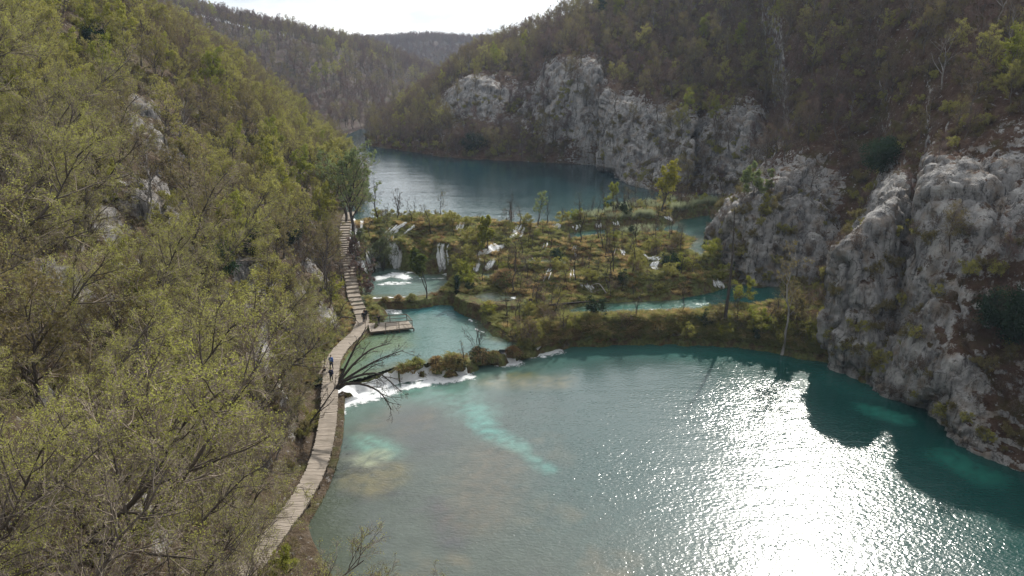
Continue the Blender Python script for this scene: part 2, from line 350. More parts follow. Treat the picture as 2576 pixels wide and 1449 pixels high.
# right bank: columns from near to far, rows from the water to the rim; (u, v, depth) or world points, with a rock weight
def C(base, pts, rk):
    b = base if isinstance(base, np.ndarray) else at(*base)
    rows = [b+np.array([-3., -1., -4.]), b+np.array([0, 0, -.3])]+[aty(*p) for p in pts]
    return np.array(rows), np.array([rk[0], rk[0]]+list(rk))
W_ = lambda x, y, z: np.array([x, y, z], float)
cols = [
 C(W_(95, 5, 0), [(6000, 1700, 18), (6000, 900, 26), (5600, 400, 35), (5000, 150, 45), (4600, -200, 60), (4400, -500, 85)], (.5, .7, .6, .2, .1, 0)),
 C(W_(58, 42, 0), [(3000, 1300, 47), (3000, 900, 56), (2950, 560, 66), (2950, 270, 82), (2950, -50, 102), (2950, -330, 135)], (.5, .6, .7, .3, .1, 0)),
 C((2576, 1190, 0), [(2590, 1075, 64.5), (2600, 760, 72), (2610, 470, 80), (2620, 250, 96), (2640, 0, 117), (2650, -250, 150)], (.45, .3, .8, .25, .1, 0)),
 C((2420, 1110, 0), [(2400, 1010, 69.2), (2420, 720, 76.5), (2450, 470, 84), (2460, 300, 98), (2480, 0, 124), (2500, -250, 160)], (.85, .4, 1., .3, .1, 0)),
 C((2300, 1020, 0), [(2290, 960, 76.6), (2300, 720, 82), (2330, 465, 89), (2350, 310, 105), (2360, 0, 132), (2380, -230, 165)], (.85, .5, 1., .25, .1, 0)),
 C((2235, 990, 0), [(2225, 915, 80.3), (2262, 745, 85.6), (2298, 538, 92.5), (2325, 330, 108), (2315, 0, 137), (2320, -225, 170)], (.85, .6, .4, .1, .05, 0)),
 C((2185, 965, 0), [(2165, 860, 82.5), (2185, 660, 86.5), (2262, 505, 92.5), (2285, 330, 112), (2270, 0, 142), (2260, -220, 175)], (.9, .6, 1., .15, .1, 0)),
 C((2078, 915, 0), [(2082, 800, 87.6), (2112, 650, 89), (2232, 505, 93.5), (2245, 330, 118), (2220, 0, 148), (2220, -210, 182)], (1., 1., 1., .1, .05, 0)),
 C(W_(46, 101, 0), [(2130, 780, 104), (2150, 640, 109), (2180, 480, 115), (2200, 300, 130), (2170, 0, 158), (2150, -200, 190)], (.5, .3, .2, .1, .05, 0)),
 C((2000, 722, 3), [(2010, 640, 112), (2020, 530, 116), (2060, 440, 122), (2100, 290, 137), (2070, 0, 166), (2050, -190, 200)], (.95, 1., .8, .15, .05, 0)),
 C((1890, 722, 3), [(1880, 620, 111.5), (1875, 525, 114), (1945, 462, 119), (2030, 300, 143), (2010, 0, 174), (2000, -180, 206)], (1., 1., .95, .15, .05, 0)),
 C((1778, 640, 5), [(1795, 590, 121), (1842, 515, 121), (1890, 480, 124), (1985, 310, 150), (1960, 0, 182), (1950, -170, 214)], (1., 1., .9, .2, .05, 0)),
 C(W_(52, 141, 6), [(1875, 500, 146), (1900, 440, 153), (1925, 380, 160), (1950, 280, 172), (1920, 0, 198), (1900, -155, 228)], (.6, .6, .6, .2, .05, 0)),
 C((1830, 527, 8), [(1840, 482, 160), (1862, 395, 164), (1880, 300, 169), (1890, 210, 182), (1880, 0, 212), (1870, -140, 240)], (.8, 1., 1., .2, .05, 0)),
 C((1690, 492, 8), [(1695, 455, 172), (1700, 380, 180), (1705, 300, 188), (1715, 205, 198), (1710, 25, 232), (1705, -90, 262)], (.3, .45, .35, .1, .05, 0)),
 C((1718, 497, 8), [(1735, 455, 165), (1735, 375, 170), (1745, 305, 177), (1770, 215, 192), (1770, 20, 226), (1760, -100, 255)], (.5, .95, .8, .2, .05, 0)),
 C((1575, 458, 8), [(1580, 435, 180), (1605, 350, 184), (1620, 275, 190), (1640, 195, 206), (1640, 30, 245), (1640, -60, 275)], (.9, 1., .9, .2, .05, 0)),
 C((1530, 433, 8), [(1519, 415, 194), (1519, 330, 196), (1526, 250, 200), (1535, 170, 224), (1545, 30, 262), (1540, -30, 295)], (.9, 1., 1., .25, .05, 0)),
 C((1512, 428, 8), [(1514, 400, 209), (1514, 315, 217), (1518, 215, 226), (1520, 130, 245), (1520, 38, 275), (1520, -5, 310)], (.5, .9, .9, .2, .05, 0)),
 C((1495, 416, 8), [(1500, 385, 206), (1500, 285, 210), (1500, 172, 217), (1485, 120, 240), (1490, 45, 275), (1490, 10, 310)], (.25, 1., 1., .3, .05, 0)),
 C((1380, 409, 8), [(1385, 375, 214), (1390, 280, 221), (1408, 180, 230), (1410, 130, 248), (1410, 75, 285), (1400, 50, 320)], (.15, .9, 1., .3, .05, 0)),
 C((1290, 405, 8), [(1300, 375, 220), (1310, 300, 234), (1330, 215, 250), (1335, 160, 268), (1330, 110, 300), (1330, 85, 340)], (.2, .6, .55, .15, .05, 0)),
 C((1180, 400, 8), [(1190, 370, 226), (1200, 290, 240), (1205, 215, 249), (1230, 170, 275), (1260, 130, 320), (1260, 110, 360)], (.25, .7, 1., .2, .05, 0)),
 C((1110, 394, 8), [(1110, 365, 231), (1130, 300, 246), (1148, 225, 257), (1175, 175, 285), (1200, 145, 330), (1210, 130, 370)], (.2, .5, .9, .2, .05, 0)),
 C((1020, 380, 8), [(1015, 360, 244), (1030, 320, 258), (1060, 270, 276), (1100, 225, 305), (1150, 180, 345), (1180, 160, 385)], (.15, .1, .1, .1, .05, 0)),
 C((925, 363, 8), [(932, 352, 261), (955, 330, 273), (990, 300, 292), (1040, 262, 320), (1100, 222, 365), (1160, 190, 410)], (.1, .1, .05, .05, .05, 0)),
 C(W_(-42, 292, 8), [(960, 334, 297), (985, 312, 306), (1020, 292, 320), (1070, 260, 345), (1120, 232, 385), (1180, 205, 430)], (.1, .1, .05, .05, .05, 0)),
 C(W_(5, 345, 8), [(1300, 305, 350), (1310, 290, 356), (1310, 270, 366), (1300, 250, 385), (1290, 235, 410), (1290, 215, 450)], (.1, .1, .05, .05, .05, 0)),
]
Gc = np.stack([c[0] for c in cols], 1); Rc = np.stack([c[1] for c in cols], 1)      # rows, cols
G = crom(Gc, 34); G = crom(G.transpose(1, 0, 2), 24).transpose(1, 0, 2)
R = crom(Rc[..., None], 34); R = crom(R.transpose(1, 0, 2), 24).transpose(1, 0, 2)[..., 0]
R = R+(.55*fbm(G.reshape(-1, 3), (.16, .16, .22), 4)*.8+.07).reshape(R.shape)*np.clip(R*3, 0, 1)
FLIP_R = False
G = rough_up(G, R, FLIP_R, .82)
finish_terrain('cliff', G, R, M['right'], 'brown wooded gorge side with grey limestone cliffs above the lakes', 'cliff', FLIP_R)

# the boardwalk's centre line (needed to bench the slope)
PATHPX = [(600, 1470, .9), (650, 1400, .9), (700, 1330, .9), (738, 1280, .9), (775, 1220, .9), (802, 1160, .9), (820, 1090, 1.05), (827, 1030, 1.3), (831, 960, 1.75), (839, 905, 1.9), (864, 868, 1.9), (902, 832, 1.9), (912, 803, 2.0), (904, 775, 2.4), (893, 750, 2.9), (884, 710, 3.7), (876, 660, 5.0), (868, 615, 6.6), (866, 585, 7.6), (872, 550, 8.6), (880, 532, 8.7)]
PATH = np.array([at(*q) for q in PATHPX]); _t = np.linspace(0, 1, 400)
PATH = crom(PATH, 24)
def resample(P, step):
    L = np.r_[0, np.cumsum(np.linalg.norm(np.diff(P, axis=0), axis=1))]; t = np.arange(0, L[-1], step)
    return np.stack([np.interp(t, L, P[:, k]) for k in range(3)], 1)
PATH = resample(PATH, .23)
def carve(G):
    P = G.reshape(-1, 3); S = PATH[::3]; near = np.where((P[:, 1] < 140) & (P[:, 1] > 40) & (P[:, 0] < 0) & (P[:, 0] > -45))[0]
    for c in np.array_split(near, max(1, len(near)//4000)):
        d2 = (P[c, 0:1]-S[None, :, 0])**2+(P[c, 1:2]-S[None, :, 1])**2; k = d2.argmin(1); d = np.sqrt(d2[np.arange(len(c)), k])
        lim = S[k, 2]-.3+np.maximum(0, d-1.5)*1.3; m = d < 6; P[c, 2] = np.where(m, np.minimum(P[c, 2], lim), P[c, 2])
        lo = S[k, 2]-.75; m = d < 1.5; P[c, 2] = np.where(m, np.maximum(P[c, 2], lo), P[c, 2])
    return P.reshape(G.shape)
def path_dist(x, y):
    d2 = (np.asarray(x)[..., None]-PATH[::4, 0])**2+(np.asarray(y)[..., None]-PATH[::4, 1])**2; return np.sqrt(d2.min(-1))

# left bank: shoreline stations with a common cross profile
shore = np.array([(75, -8, 0), (48, 6, 0), (27, 18, 0), (9, 29, 0), (-4, 38, 0), (-12, 46, 0), (-16.4, 54, 0), (-17.2, 62, 0), (-17.6, 70, 0), (-18.7, 78, .2),
  (-19.6, 86, .9), (-18.6, 94, 1.2), (-20.8, 102, 1.7), (-22.4, 109, 2.6), (-24.6, 117, 4.4), (-26.4, 125, 6.6), (-29.5, 136, 8), (-35, 160, 8), (-42, 190, 8), (-52, 225, 8), (-64, 262, 8), (-78, 292, 8), (-104, 312, 8), (-150, 325, 8)], float)
tn = np.gradient(shore[:, :2], axis=0); tn /= np.linalg.norm(tn, axis=1, keepdims=True)
no = np.stack([-tn[:, 1], tn[:, 0]], 1)          # left of travel = into the hill
k_ = np.array([.25, .5, .25])
for _ in range(4):
    q = np.pad(no, ((1, 1), (0, 0)), mode='edge'); no = k_[0]*q[:-2]+k_[1]*q[1:-1]+k_[2]*q[2:]
no /= np.linalg.norm(no, axis=1, keepdims=True)
prof = np.array([(-2.5, -3.5), (-.1, -.5), (.4, .35), (3.0, .7), (4.6, 2.2), (10.5, 10.0), (20, 20.5), (36, 35), (56, 45.5), (85, 52), (130, 55)])
mult = np.array([.72]*4+[.8, .92, 1.0, 1.0, .98, .98, .98, .97, .96, .95, .95, .95, .95, .9, .86, .82, .8, .8, .8, .8])
Gl = np.zeros((len(prof), len(shore), 3))
for j in range(len(shore)):
    for i, (d, z) in enumerate(prof):
        dd = d; Gl[i, j] = (*(shore[j, :2]+no[j]*dd), shore[j, 2]+z*(mult[j] if i > 3 else 1))
G = crom(Gl, 26); G = crom(G.transpose(1, 0, 2), 22).transpose(1, 0, 2)
rowp = np.linspace(0, len(prof)-1, G.shape[0])[:, None]
fade = np.clip((rowp-3)/1.2, 0, 1)
R = .25+.55*fbm(G.reshape(-1, 3), (.06, .06, .06), 4, off=4.).reshape(G.shape[:2])
# rock outcrops that show between the trees, found where the photo has them
OUT = [(250, 560, 4.5, .7), (330, 480, 3.6, .8), (400, 560, 3.8, .8), (380, 330, 5, .8), (360, 250, 4, .7), (420, 480, 4, .8), (640, 690, 2.6, 1.), (655, 800, 3.0, 1.), (640, 860, 2.2, .9), (820, 700, 2.4, 1.), (840, 790, 2.6, 1.), (790, 660, 2, .9),
       (690, 980, 1.6, .8), (745, 1095, 1.5, .9), (290, 1290, 2.5, .7), (390, 1390, 2.2, .7), (130, 700, 3, .6), (560, 730, 2, .6), (240, 1180, 2.2, .6), (470, 1020, 2.5, .6), (100, 1000, 3, .5), (640, 900, 1.6, .9)]
flat = G.reshape(-1, 3); pu, pv, pd = proj(flat); Rf = R.ravel().copy(); lift = np.zeros(len(flat))
OUTP = []
for (u, v, rad, w) in OUT:
    px = np.hypot(pu-u, pv-v); near = np.where(px < 14)[0]
    if len(near) == 0: continue
    c = flat[near[np.argmin(pd[near])]]; OUTP.append(c)
    dist = np.linalg.norm(flat-c, axis=1)/rad; g = np.exp(-dist**2*1.2)
    Rf += (1.25*w*g)*np.clip(.75+1.1*fbm(flat, .35, 3, off=31.), 0, 1.6); lift += g*rad*.12*w
R = Rf.reshape(R.shape)*fade; n = normals(G); n = n*(-1 if n[..., 2].mean() < 0 else 1)
FLIP_L = True
G = G+n*(lift.reshape(R.shape)*fade)[..., None]
Gr = rough_up(G, R, FLIP_L, 1.15); G = G+(Gr-G)*(.12+.88*fade)[..., None]
G = carve(G); GL = G
finish_terrain('hillside', G, R, M['left'], 'steep mossy wooded hillside with pale rock outcrops above the boardwalk', 'hillside', FLIP_L)

# far hills
def hill(name, cols, label, rock=0., nr=20, nc=14, amp=3.):
    Gc = np.stack([np.array(c) for c in cols], 1); G = crom(Gc, nr); G = crom(G.transpose(1, 0, 2), nc).transpose(1, 0, 2)
    G[..., 2] += fbm(G.reshape(-1, 3), (.018, .018, 0), 4).reshape(G.shape[:2])*amp*np.linspace(0, 1, G.shape[0])[:, None]
    finish_terrain(name, G, np.full(G.shape[:2], rock), M['far'], label, 'hill', True)
def hc(base, pts): return [base+np.array([0, -4, -5.]), base]+[aty(*p) for p in pts]
hill('hill', [
 hc(W_(-190, 300, 10), [(-100, 250, 330), (-120, 120, 345), (-100, -50, 375), (-60, -120, 420), (-40, -130, 520)]),
 hc(W_(-130, 312, 8), [(330, 260, 330), (320, 160, 352), (340, 30, 385), (370, -5, 430), (370, -5, 540)]),
 hc(W_(-104, 315, 8), [(560, 280, 333), (540, 190, 358), (550, 90, 396), (560, 60, 440), (560, 60, 550)]),
 hc((at(740, 330, 8)), [(740, 295, 335), (720, 220, 360), (720, 130, 400), (730, 97, 445), (730, 95, 560)]),
 hc((at(830, 328, 8)), [(830, 305, 338), (820, 240, 365), (830, 150, 412), (850, 122, 460), (850, 120, 570)]),
 hc((at(905, 325, 8)), [(905, 308, 345), (900, 255, 380), (920, 180, 430), (940, 145, 480), (940, 143, 590)]),
 hc(W_(-40, 365, 8), [(1000, 300, 380), (1000, 250, 420), (1030, 205, 470), (1060, 185, 510), (1060, 182, 600)]),
 hc(W_(5, 395, 8), [(1080, 300, 415), (1100, 255, 450), (1110, 225, 500), (1130, 212, 530), (1130, 210, 610)]),
 hc(W_(60, 420, 8), [(1300, 300, 440), (1300, 265, 470), (1290, 245, 510), (1290, 230, 540), (1290, 228, 620)]),
], 'far brown wooded hill closing the bend of the upper lake', amp=5.)
hill('distant_hill', [
 hc(W_(-420, 640, 8), [(200, 200, 700), (200, 150, 740), (200, 125, 800), (200, 118, 860), (200, 118, 1000)]),
 hc(W_(-200, 650, 8), [(700, 210, 700), (700, 160, 740), (700, 125, 800), (700, 112, 860), (700, 112, 1000)]),
 hc(W_(-120, 650, 8), [(930, 210, 700), (930, 160, 750), (930, 120, 810), (930, 106, 870), (930, 106, 1000)]),
 hc(W_(-50, 650, 8), [(1090, 210, 700), (1085, 155, 750), (1085, 110, 810), (1085, 99, 870), (1085, 99, 1000)]),
 hc(W_(20, 650, 8), [(1220, 210, 700), (1220, 160, 750), (1220, 120, 810), (1220, 107, 870), (1220, 107, 1000)]),
 hc(W_(250, 650, 8), [(1700, 210, 700), (1700, 160, 750), (1700, 130, 810), (1700, 118, 870), (1700, 118, 1000)]),
], 'distant blue wooded hill under the white sky', amp=5.)
g_ = mesh('ground', [(-900, -300, -5), (900, -300, -5), (900, 1150, -5), (-900, 1150, -5)], [[0, 1, 2, 3]], M['far']); vattr(g_, 'rock', np.zeros(4))
tag(link('ground', g_), 'low ground beneath the gorge', 'ground', kind='structure')
# ------------------------------------------------------------------ tufa barrier between the lakes
def poly_sd(px, py, poly):
    """signed distance to a polygon, positive inside"""
    poly = np.asarray(poly, float); n = len(poly); ins = np.zeros(px.shape, bool); dmin = np.full(px.shape, 1e9)
    for i in range(n):
        a = poly[i]; b = poly[(i+1) % n]; e = b-a
        t = np.clip(((px-a[0])*e[0]+(py-a[1])*e[1])/max(e@e, 1e-9), 0, 1)
        dmin = np.minimum(dmin, np.hypot(px-a[0]-t*e[0], py-a[1]-t*e[1]))
        c = (a[1] > py) != (b[1] > py)
        xx = a[0]+(py-a[1])*e[0]/(e[1] if abs(e[1]) > 1e-9 else 1e-9); ins ^= c & (px < xx)
    return np.where(ins, dmin, -dmin)
def line_d(px, py, L):
    L = np.asarray(L, float); dmin = np.full(px.shape, 1e9)
    for a, b in zip(L[:-1], L[1:]):
        e = b-a; t = np.clip(((px-a[0])*e[0]+(py-a[1])*e[1])/max(e@e, 1e-9), 0, 1)
        dmin = np.minimum(dmin, np.hypot(px-a[0]-t*e[0], py-a[1]-t*e[1]))
    return dmin
pxl = lambda pts, z: np.array([at(u, v, z)[:2] for u, v in pts])
FRONT = [(820, 1030), (850, 1012), (1000, 962), (1100, 948), (1180, 940), (1230, 920), (1325, 908), (1350, 893), (1390, 882), (1450, 874), (1550, 870), (1650, 868), (1750, 868), (1850, 872), (1960, 888), (2075, 912), (2200, 970)]
front = pxl(FRONT, 0); FR = np.concatenate([[(-60, front[0, 1])], front, [(90, front[-1, 1]), (90, 200), (-60, 200)]])
TOPE = [(900, 560), (960, 553), (1050, 548), (1150, 553), (1260, 563), (1330, 565), (1400, 563), (1470, 547), (1560, 528), (1680, 515), (1780, 508), (1860, 515)]
tope = pxl(TOPE, 8); TP = np.concatenate([[(-60, tope[0, 1])], tope, [(90, tope[-1, 1]), (90, 400), (-60, 400)]])
CTRL = [(850, 965, 1.6), (940, 945, 1.6), (1000, 930, 1.6), (1100, 908, 1.9), (1160, 905, 2.), (1240, 880, 2.0), (1290, 880, 1.9), (1200, 780, 2.3), (1240, 810, 2.3), (1280, 840, 2.2), (1335, 850, 1.7),
 (1395, 820, 2.9), (1450, 805, 3.2), (1550, 805, 3.1), (1650, 805, 3.1), (1750, 800, 3.2), (1850, 795, 3.3), (1950, 800, 3.6), (2040, 820, 3.8), (1090, 745, 3.1), (1150, 730, 3.3), (1170, 700, 3.9), (1200, 722, 3.6), (1260, 735, 3.5), (1350, 740, 3.7), (1400, 745, 3.6),
 (1480, 747, 3.4), (1600, 750, 3.3), (1720, 742, 3.3), (1290, 695, 5.0), (1400, 692, 5.2), (1500, 690, 5.5), (1600, 690, 5.6), (1700, 690, 5.6), (1755, 680, 5.3), (1250, 640, 5.5), (1350, 640, 5.9), (1450, 648, 5.9), (1550, 640, 6.3), (1650, 640, 6.4), (1740, 645, 5.8),
 (1290, 600, 7.), (1350, 602, 7.2), (1450, 612, 7.2), (1550, 612, 7.3), (1650, 602, 7.4), (1720, 612, 7.3), (930, 556, 8.3), (1000, 558, 8.5), (1080, 552, 8.8), (1150, 560, 8.6), (1250, 565, 8.5), (1310, 568, 8.05), (1400, 572, 8.3), (1480, 553, 8.5), (1560, 538, 8.5), (1650, 528, 8.6), (1750, 524, 8.6), (1800, 530, 8.8),
 (930, 600, 7.3), (1000, 602, 7.5), (1100, 602, 7.7), (1180, 602, 7.6), (1240, 612, 7.), (950, 645, 5.4), (1050, 645, 5.6), (1130, 655, 5.2), (1200, 652, 5.2), (1000, 672, 3.2), (1060, 672, 3.2), (1120, 682, 3.4), (900, 620, 6.2), (890, 690, 3.6), (910, 750, 2.2), (1620, 770, 3.2), (1800, 700, 3.6), (1930, 745, 3.2), (2060, 760, 4)]
cw = np.array([at(*c) for c in CTRL])
POOLS = [  # name, level, depth of bed, outline in the photo, colour of the bed (inner, rim), label
 ('pool', 1.5, 1.0, [(860, 900), (905, 852), (940, 832), (960, 796), (925, 764), (1040, 752), (1140, 765), (1190, 776), (1212, 802), (1250, 842), (1310, 862), (1300, 888), (1180, 903), (1150, 903), (1010, 922), (940, 950), (850, 975), (838, 935)], 'pale turquoise stream pool below the upper falls beside the jetty'),
 ('pool', 2.6, .8, [(905, 752), (915, 690), (940, 668), (1000, 672), (1060, 686), (1130, 686), (1145, 715), (1100, 738), (1040, 747)], 'small foaming pool at the foot of the tallest falls'),
 ('pool', 2.2, .4, [(1230, 776), (1290, 766), (1338, 770), (1322, 790), (1260, 797)], 'small grey riffle pool beside the grassy strip'),
 ('pool', 3.5, .4, [(1180, 743), (1230, 734), (1305, 745), (1292, 757), (1220, 759)], 'shallow grey pool above the riffles'),
 ('pool', 3.9, .4, [(1183, 702), (1200, 684), (1254, 684), (1252, 700)], 'tiny pool under the broken cascade'),
 ('pool', 3.0, 1.2, [(1415, 778), (1500, 760), (1600, 756), (1700, 752), (1765, 738), (1850, 712), (1960, 705), (1990, 760), (1945, 769), (1850, 773), (1760, 783), (1650, 791), (1560, 789), (1440, 793)], 'long green pool between the two overgrown banks'),
 ('pool', 5.5, .5, [(1300, 655), (1400, 649), (1500, 655), (1490, 664), (1380, 666), (1310, 665)], 'narrow dark pool on the middle terrace'),
 ('pool', 7.0, 1.2, [(1385, 588), (1470, 578), (1560, 571), (1690, 563), (1690, 552), (1800, 536), (1850, 570), (1800, 600), (1765, 645), (1728, 630), (1748, 602), (1690, 587), (1600, 584), (1540, 592), (1440, 605)], 'dark teal pool on the top terrace below the cliff'),
]
bx = np.arange(-34, 56, .27); by = np.arange(78, 176, .27); BX, BY = np.meshgrid(bx, by); fx, fy = BX.ravel(), BY.ravel()
num = np.zeros_like(fx); den = np.zeros_like(fx)
for c in cw:
    w = 1/((fx-c[0])**2+(fy-c[1])**2+.6)**1.9; num += w*c[2]; den += w
Z = num/den
P2 = np.stack([fx, fy, 0*fx], 1)
hum = fbm(P2, .35, 4, off=11.)*1.2+np.maximum(fbm(P2, .8, 3, off=21.), 0)*1.1
sf = poly_sd(fx, fy, FR)+fbm(P2, .35, 4, off=33.)*1.7
st = poly_sd(fx, fy, TP)+fbm(P2, .3, 3, off=43.)*.8
pool_in = np.full(fx.shape, -99.)
for nm, lv, dp_, pts, lb in POOLS:
    s_ = poly_sd(fx, fy, pxl(pts, lv))+fbm(P2, .5, 3, off=53.)*.7
    k = np.clip((s_+.5)/1.6, 0, 1); k = k*k*(3-2*k)
    bed = lv-.15-dp_*np.clip(s_/3, .1, 1)
    Z = Z*(1-k)+bed*k; rim = np.clip(1-np.abs(s_+.9)/1.2, 0, 1); Z = np.maximum(Z, np.where(rim > 0, lv+.12*rim, -9)); pool_in = np.maximum(pool_in, s_)
land = np.clip(-pool_in/1.2, 0, 1)
Z = Z+hum*land*np.clip(sf/2, 0, 1)*np.where((fy < 101) & (fx > 2), .45, 1.)
Z = np.minimum(Z, np.where(sf < 0, -.3+sf*.6, .1+sf*1.7))
kt = np.clip((st+.6)/1.5, 0, 1); Z = Z*(1-kt)+(7.6-np.clip(st, 0, 5)*.5)*kt
GQ = carve(np.stack([fx, fy, Z], 1)); BZ = GQ[:, 2].reshape(BX.shape); GB = np.stack([BX, BY, BZ], -1)
rim_ = np.minimum(np.minimum(BX-BX.min(), BX.max()-BX), np.minimum(BY.max()-BY, 99)); GB[..., 2] -= np.clip(2-rim_, 0, 2)*2
finish_terrain('terrain', GB, np.zeros(BX.shape), M['tufa'], 'mossy tufa barrier of overgrown terraces between the two lakes', 'terrain', False)
def bz(x, y):
    i = np.clip((np.asarray(y)-by[0])/.27, 0, len(by)-1.01); j = np.clip((np.asarray(x)-bx[0])/.27, 0, len(bx)-1.01)
    a = i.astype(int); b = j.astype(int); p = i-a; q = j-b
    return BZ[a, b]*(1-p)*(1-q)+BZ[a+1, b]*p*(1-q)+BZ[a, b+1]*(1-p)*q+BZ[a+1, b+1]*p*q

# ray casts from the camera onto the terrain
BV = {}
for nm, V_, F_, r_ in TERR: BV[nm] = BVHTree.FromPolygons(V_.tolist(), F_.tolist())
def hit(u, v, names=('hillside', 'cliff', 'terrain'), zmin=None):
    d = Vector(ray(u, v)).normalized(); best = None
    for n in names:
        r = BV[n].ray_cast(Vector((0, 0, CAMZ)), d)
        if r[0] is not None and (best is None or r[3] < best[1]): best = (r[0], r[3])
    if best is None: return np.array(at(u, v, 0))
    return np.array(best[0])
def down(x, y, names=('hillside', 'cliff', 'terrain')):
    z = -9
    for n in names:
        r = BV[n].ray_cast(Vector((x, y, 300)), Vector((0, 0, -1)))
        if r[0] is not None: z = max(z, r[0].z)
    return z

# ------------------------------------------------------------------ water
def sm(x, a, b): t = np.clip((x-a)/(b-a), 0, 1); return t*t*(3-2*t)
def mixv(a, b, t): return a*(1-t[:, None])+np.asarray(b, float)[None]*t[:, None]
def sheet(name, x0, x1, y0, y1, z, step, colour, material, label, cat, clip=None):
    X, Y = np.meshgrid(np.arange(x0, x1, step), np.arange(y0, y1, step)); V = np.stack([X.ravel(), Y.ravel(), np.full(X.size, z)], 1)
    F = gridfaces(*X.shape)
    if clip is not None:
        F = F[(poly_sd(V[:, 0], V[:, 1], clip)[F] > -.9).any(1)]; used = np.unique(F); rem = -np.ones(len(V), int); rem[used] = np.arange(len(used)); V = V[used]; F = rem[F]
    me = mesh(name, V, F, material); vattr(me, 'bed', colour(V)); return tag(link(name, me), label, cat, kind='structure')
lshore = shore[:, :2]
rshore = np.array([(95, 5), (58, 42), *[at(u, v, 0)[:2] for u, v in ((2576, 1190), (2420, 1110), (2300, 1020), (2185, 965), (2078, 915))]])
def lower_bed(V):
    x, y = V[:, 0], V[:, 1]; q = np.stack([x, y, 0*x], 1)
    n1 = fbm(q, .12, 5, off=2.); n2 = fbm(q, .5, 4, off=6.); n3 = fbm(q, 1.1, 4, off=16.); wob = n1*2.2+n2*.8
    dl = line_d(x, y, lshore); dr = line_d(x, y, rshore); df = np.maximum(-line_d(x, y, front), -99)*-1
    c = np.tile(np.array([[.003, .037, .032]]), (len(x), 1))
    c = mixv(c, (.03, .058, .054), sm(dr+wob*2, 7, 26)*.9)
    c = mixv(c, (.062, .072, .058), sm(-(dl+wob*2.2), -27, -7)*.85)
    c = mixv(c, (.10, .085, .055), sm(n1+n2*.4, .12, .5)*sm(-dl, -30, -12)*.6)
    c = mixv(c, (.045, .045, .05), sm(-n1+n2*.3, .15, .5)*sm(-dl, -30, -10)*.6)
    c = mixv(c, (.035, .045, .025), sm(-(dl+n2*2), -4.5, -.8)*.8)
    c = mixv(c, (.07, .13, .11), sm(-(df+wob), -9, -1)*sm(-x, -14, 4)*.75)
    c = mixv(c, (.02, .10, .085), sm(-(df+wob), -7, -1)*sm(x, 0, 12)*.5)
    def blob(px, rad, col, k, soft=1.):
        nonlocal c; k = k*np.clip(.8+n3*1.1, .25, 1.15)
        L = pxl(px, 0); d = line_d(x+n2*.9, y+n1*1.2, L if len(L) > 1 else np.repeat(L, 2, 0)); c = mixv(c, col, np.clip(sm(-d, -rad-soft, -rad+soft)*k, 0, 1))
    blob([(1190, 1030), (1225, 1080), (1300, 1125)], 1.15, (.07, .19, .165), .8, .9)
    blob([(1300, 1125), (1345, 1155), (1380, 1182)], .6, (.07, .19, .165), .75, .7)
    blob([(1060, 985), (1150, 1000), (1200, 1035)], 2.2, (.09, .19, .16), .5, 1.6)
    blob([(900, 1115), (960, 1135)], 2.0, (.09, .20, .155), .75, 1.2)
    blob([(925, 1165), (950, 1150)], 1.3, (.19, .21, .135), .85, .7)
    blob([(880, 1150)], .9, (.16, .17, .12), .8, .6)
    blob([(855, 1110), (868, 1140)], 1.3, (.02, .025, .022), .8, .9)
    blob([(985, 1190), (940, 1230), (905, 1210)], 1.6, (.13, .11, .05), .6, 1.2)
    blob([(1030, 1050), (1080, 1120)], 2.4, (.045, .05, .05), .6, 1.8)
    blob([(1100, 1270), (1140, 1360)], 1.0, (.035, .035, .045), .6, .9)
    blob([(1290, 945), (1330, 940)], 1.0, (.07, .075, .03), .8, .8)
    blob([(1240, 960), (1400, 960)], 1.8, (.15, .13, .08), .5, 1.5)
    blob([(1250, 1150), (1200, 1290)], 3.0, (.10, .075, .05), .45, 2.5)
    blob([(2190, 1030), (2260, 1050)], 1.2, (.02, .16, .12), .8, 1.2)
    blob([(2380, 1150), (2480, 1200)], 1.5, (.015, .12, .09), .7, 1.5)
    c = c*(1+.28*np.clip(n3+.6*n2, -1, 1)*sm(-dl, -34, -14))[:, None]
    return np.clip(c, .002, 1)
lake = sheet('water', -26, 84, -6, 97, 0., .42, lower_bed, M['water'], 'wide turquoise lower lake glittering in the sun', 'lake')
_v = np.empty(len(lake.data.vertices)*3, np.float32); lake.data.vertices.foreach_get('co', _v); _v = _v.reshape(-1, 3).astype(float)
_w = fbm(_v, .1, 3, off=90.)*3; vattr(lake.data, 'lee', np.clip(1-sm(line_d(_v[:, 0], _v[:, 1], front)+_w, 2, 17)*sm(line_d(_v[:, 0], _v[:, 1], rshore)+_w, 1, 9), 0, 1))      # sheltered water beside the banks
def upper_bed(V):
    x, y = V[:, 0], V[:, 1]; q = np.stack([x, y, 0*x], 1); n1 = fbm(q, .08, 4, off=2.)
    d = line_d(x, y, tope); c = np.tile(np.array([[.004, .022, .027]]), (len(x), 1))
    c = mixv(c, (.034, .07, .067), sm(-(d+n1*5), -30, -3)*.6); return c
sheet('water', -190, 62, 120, 440, 8., 1.0, upper_bed, M['upper'], 'blue upper lake winding away between the wooded hills', 'lake', TP)
PB = {1.5: ((.065, .12, .108), (.055, .075, .042)), 2.6: ((.08, .125, .11), (.08, .095, .065)), 3.0: ((.02, .075, .058), (.045, .06, .038)), 7.0: ((.006, .045, .04), (.04, .06, .042))}
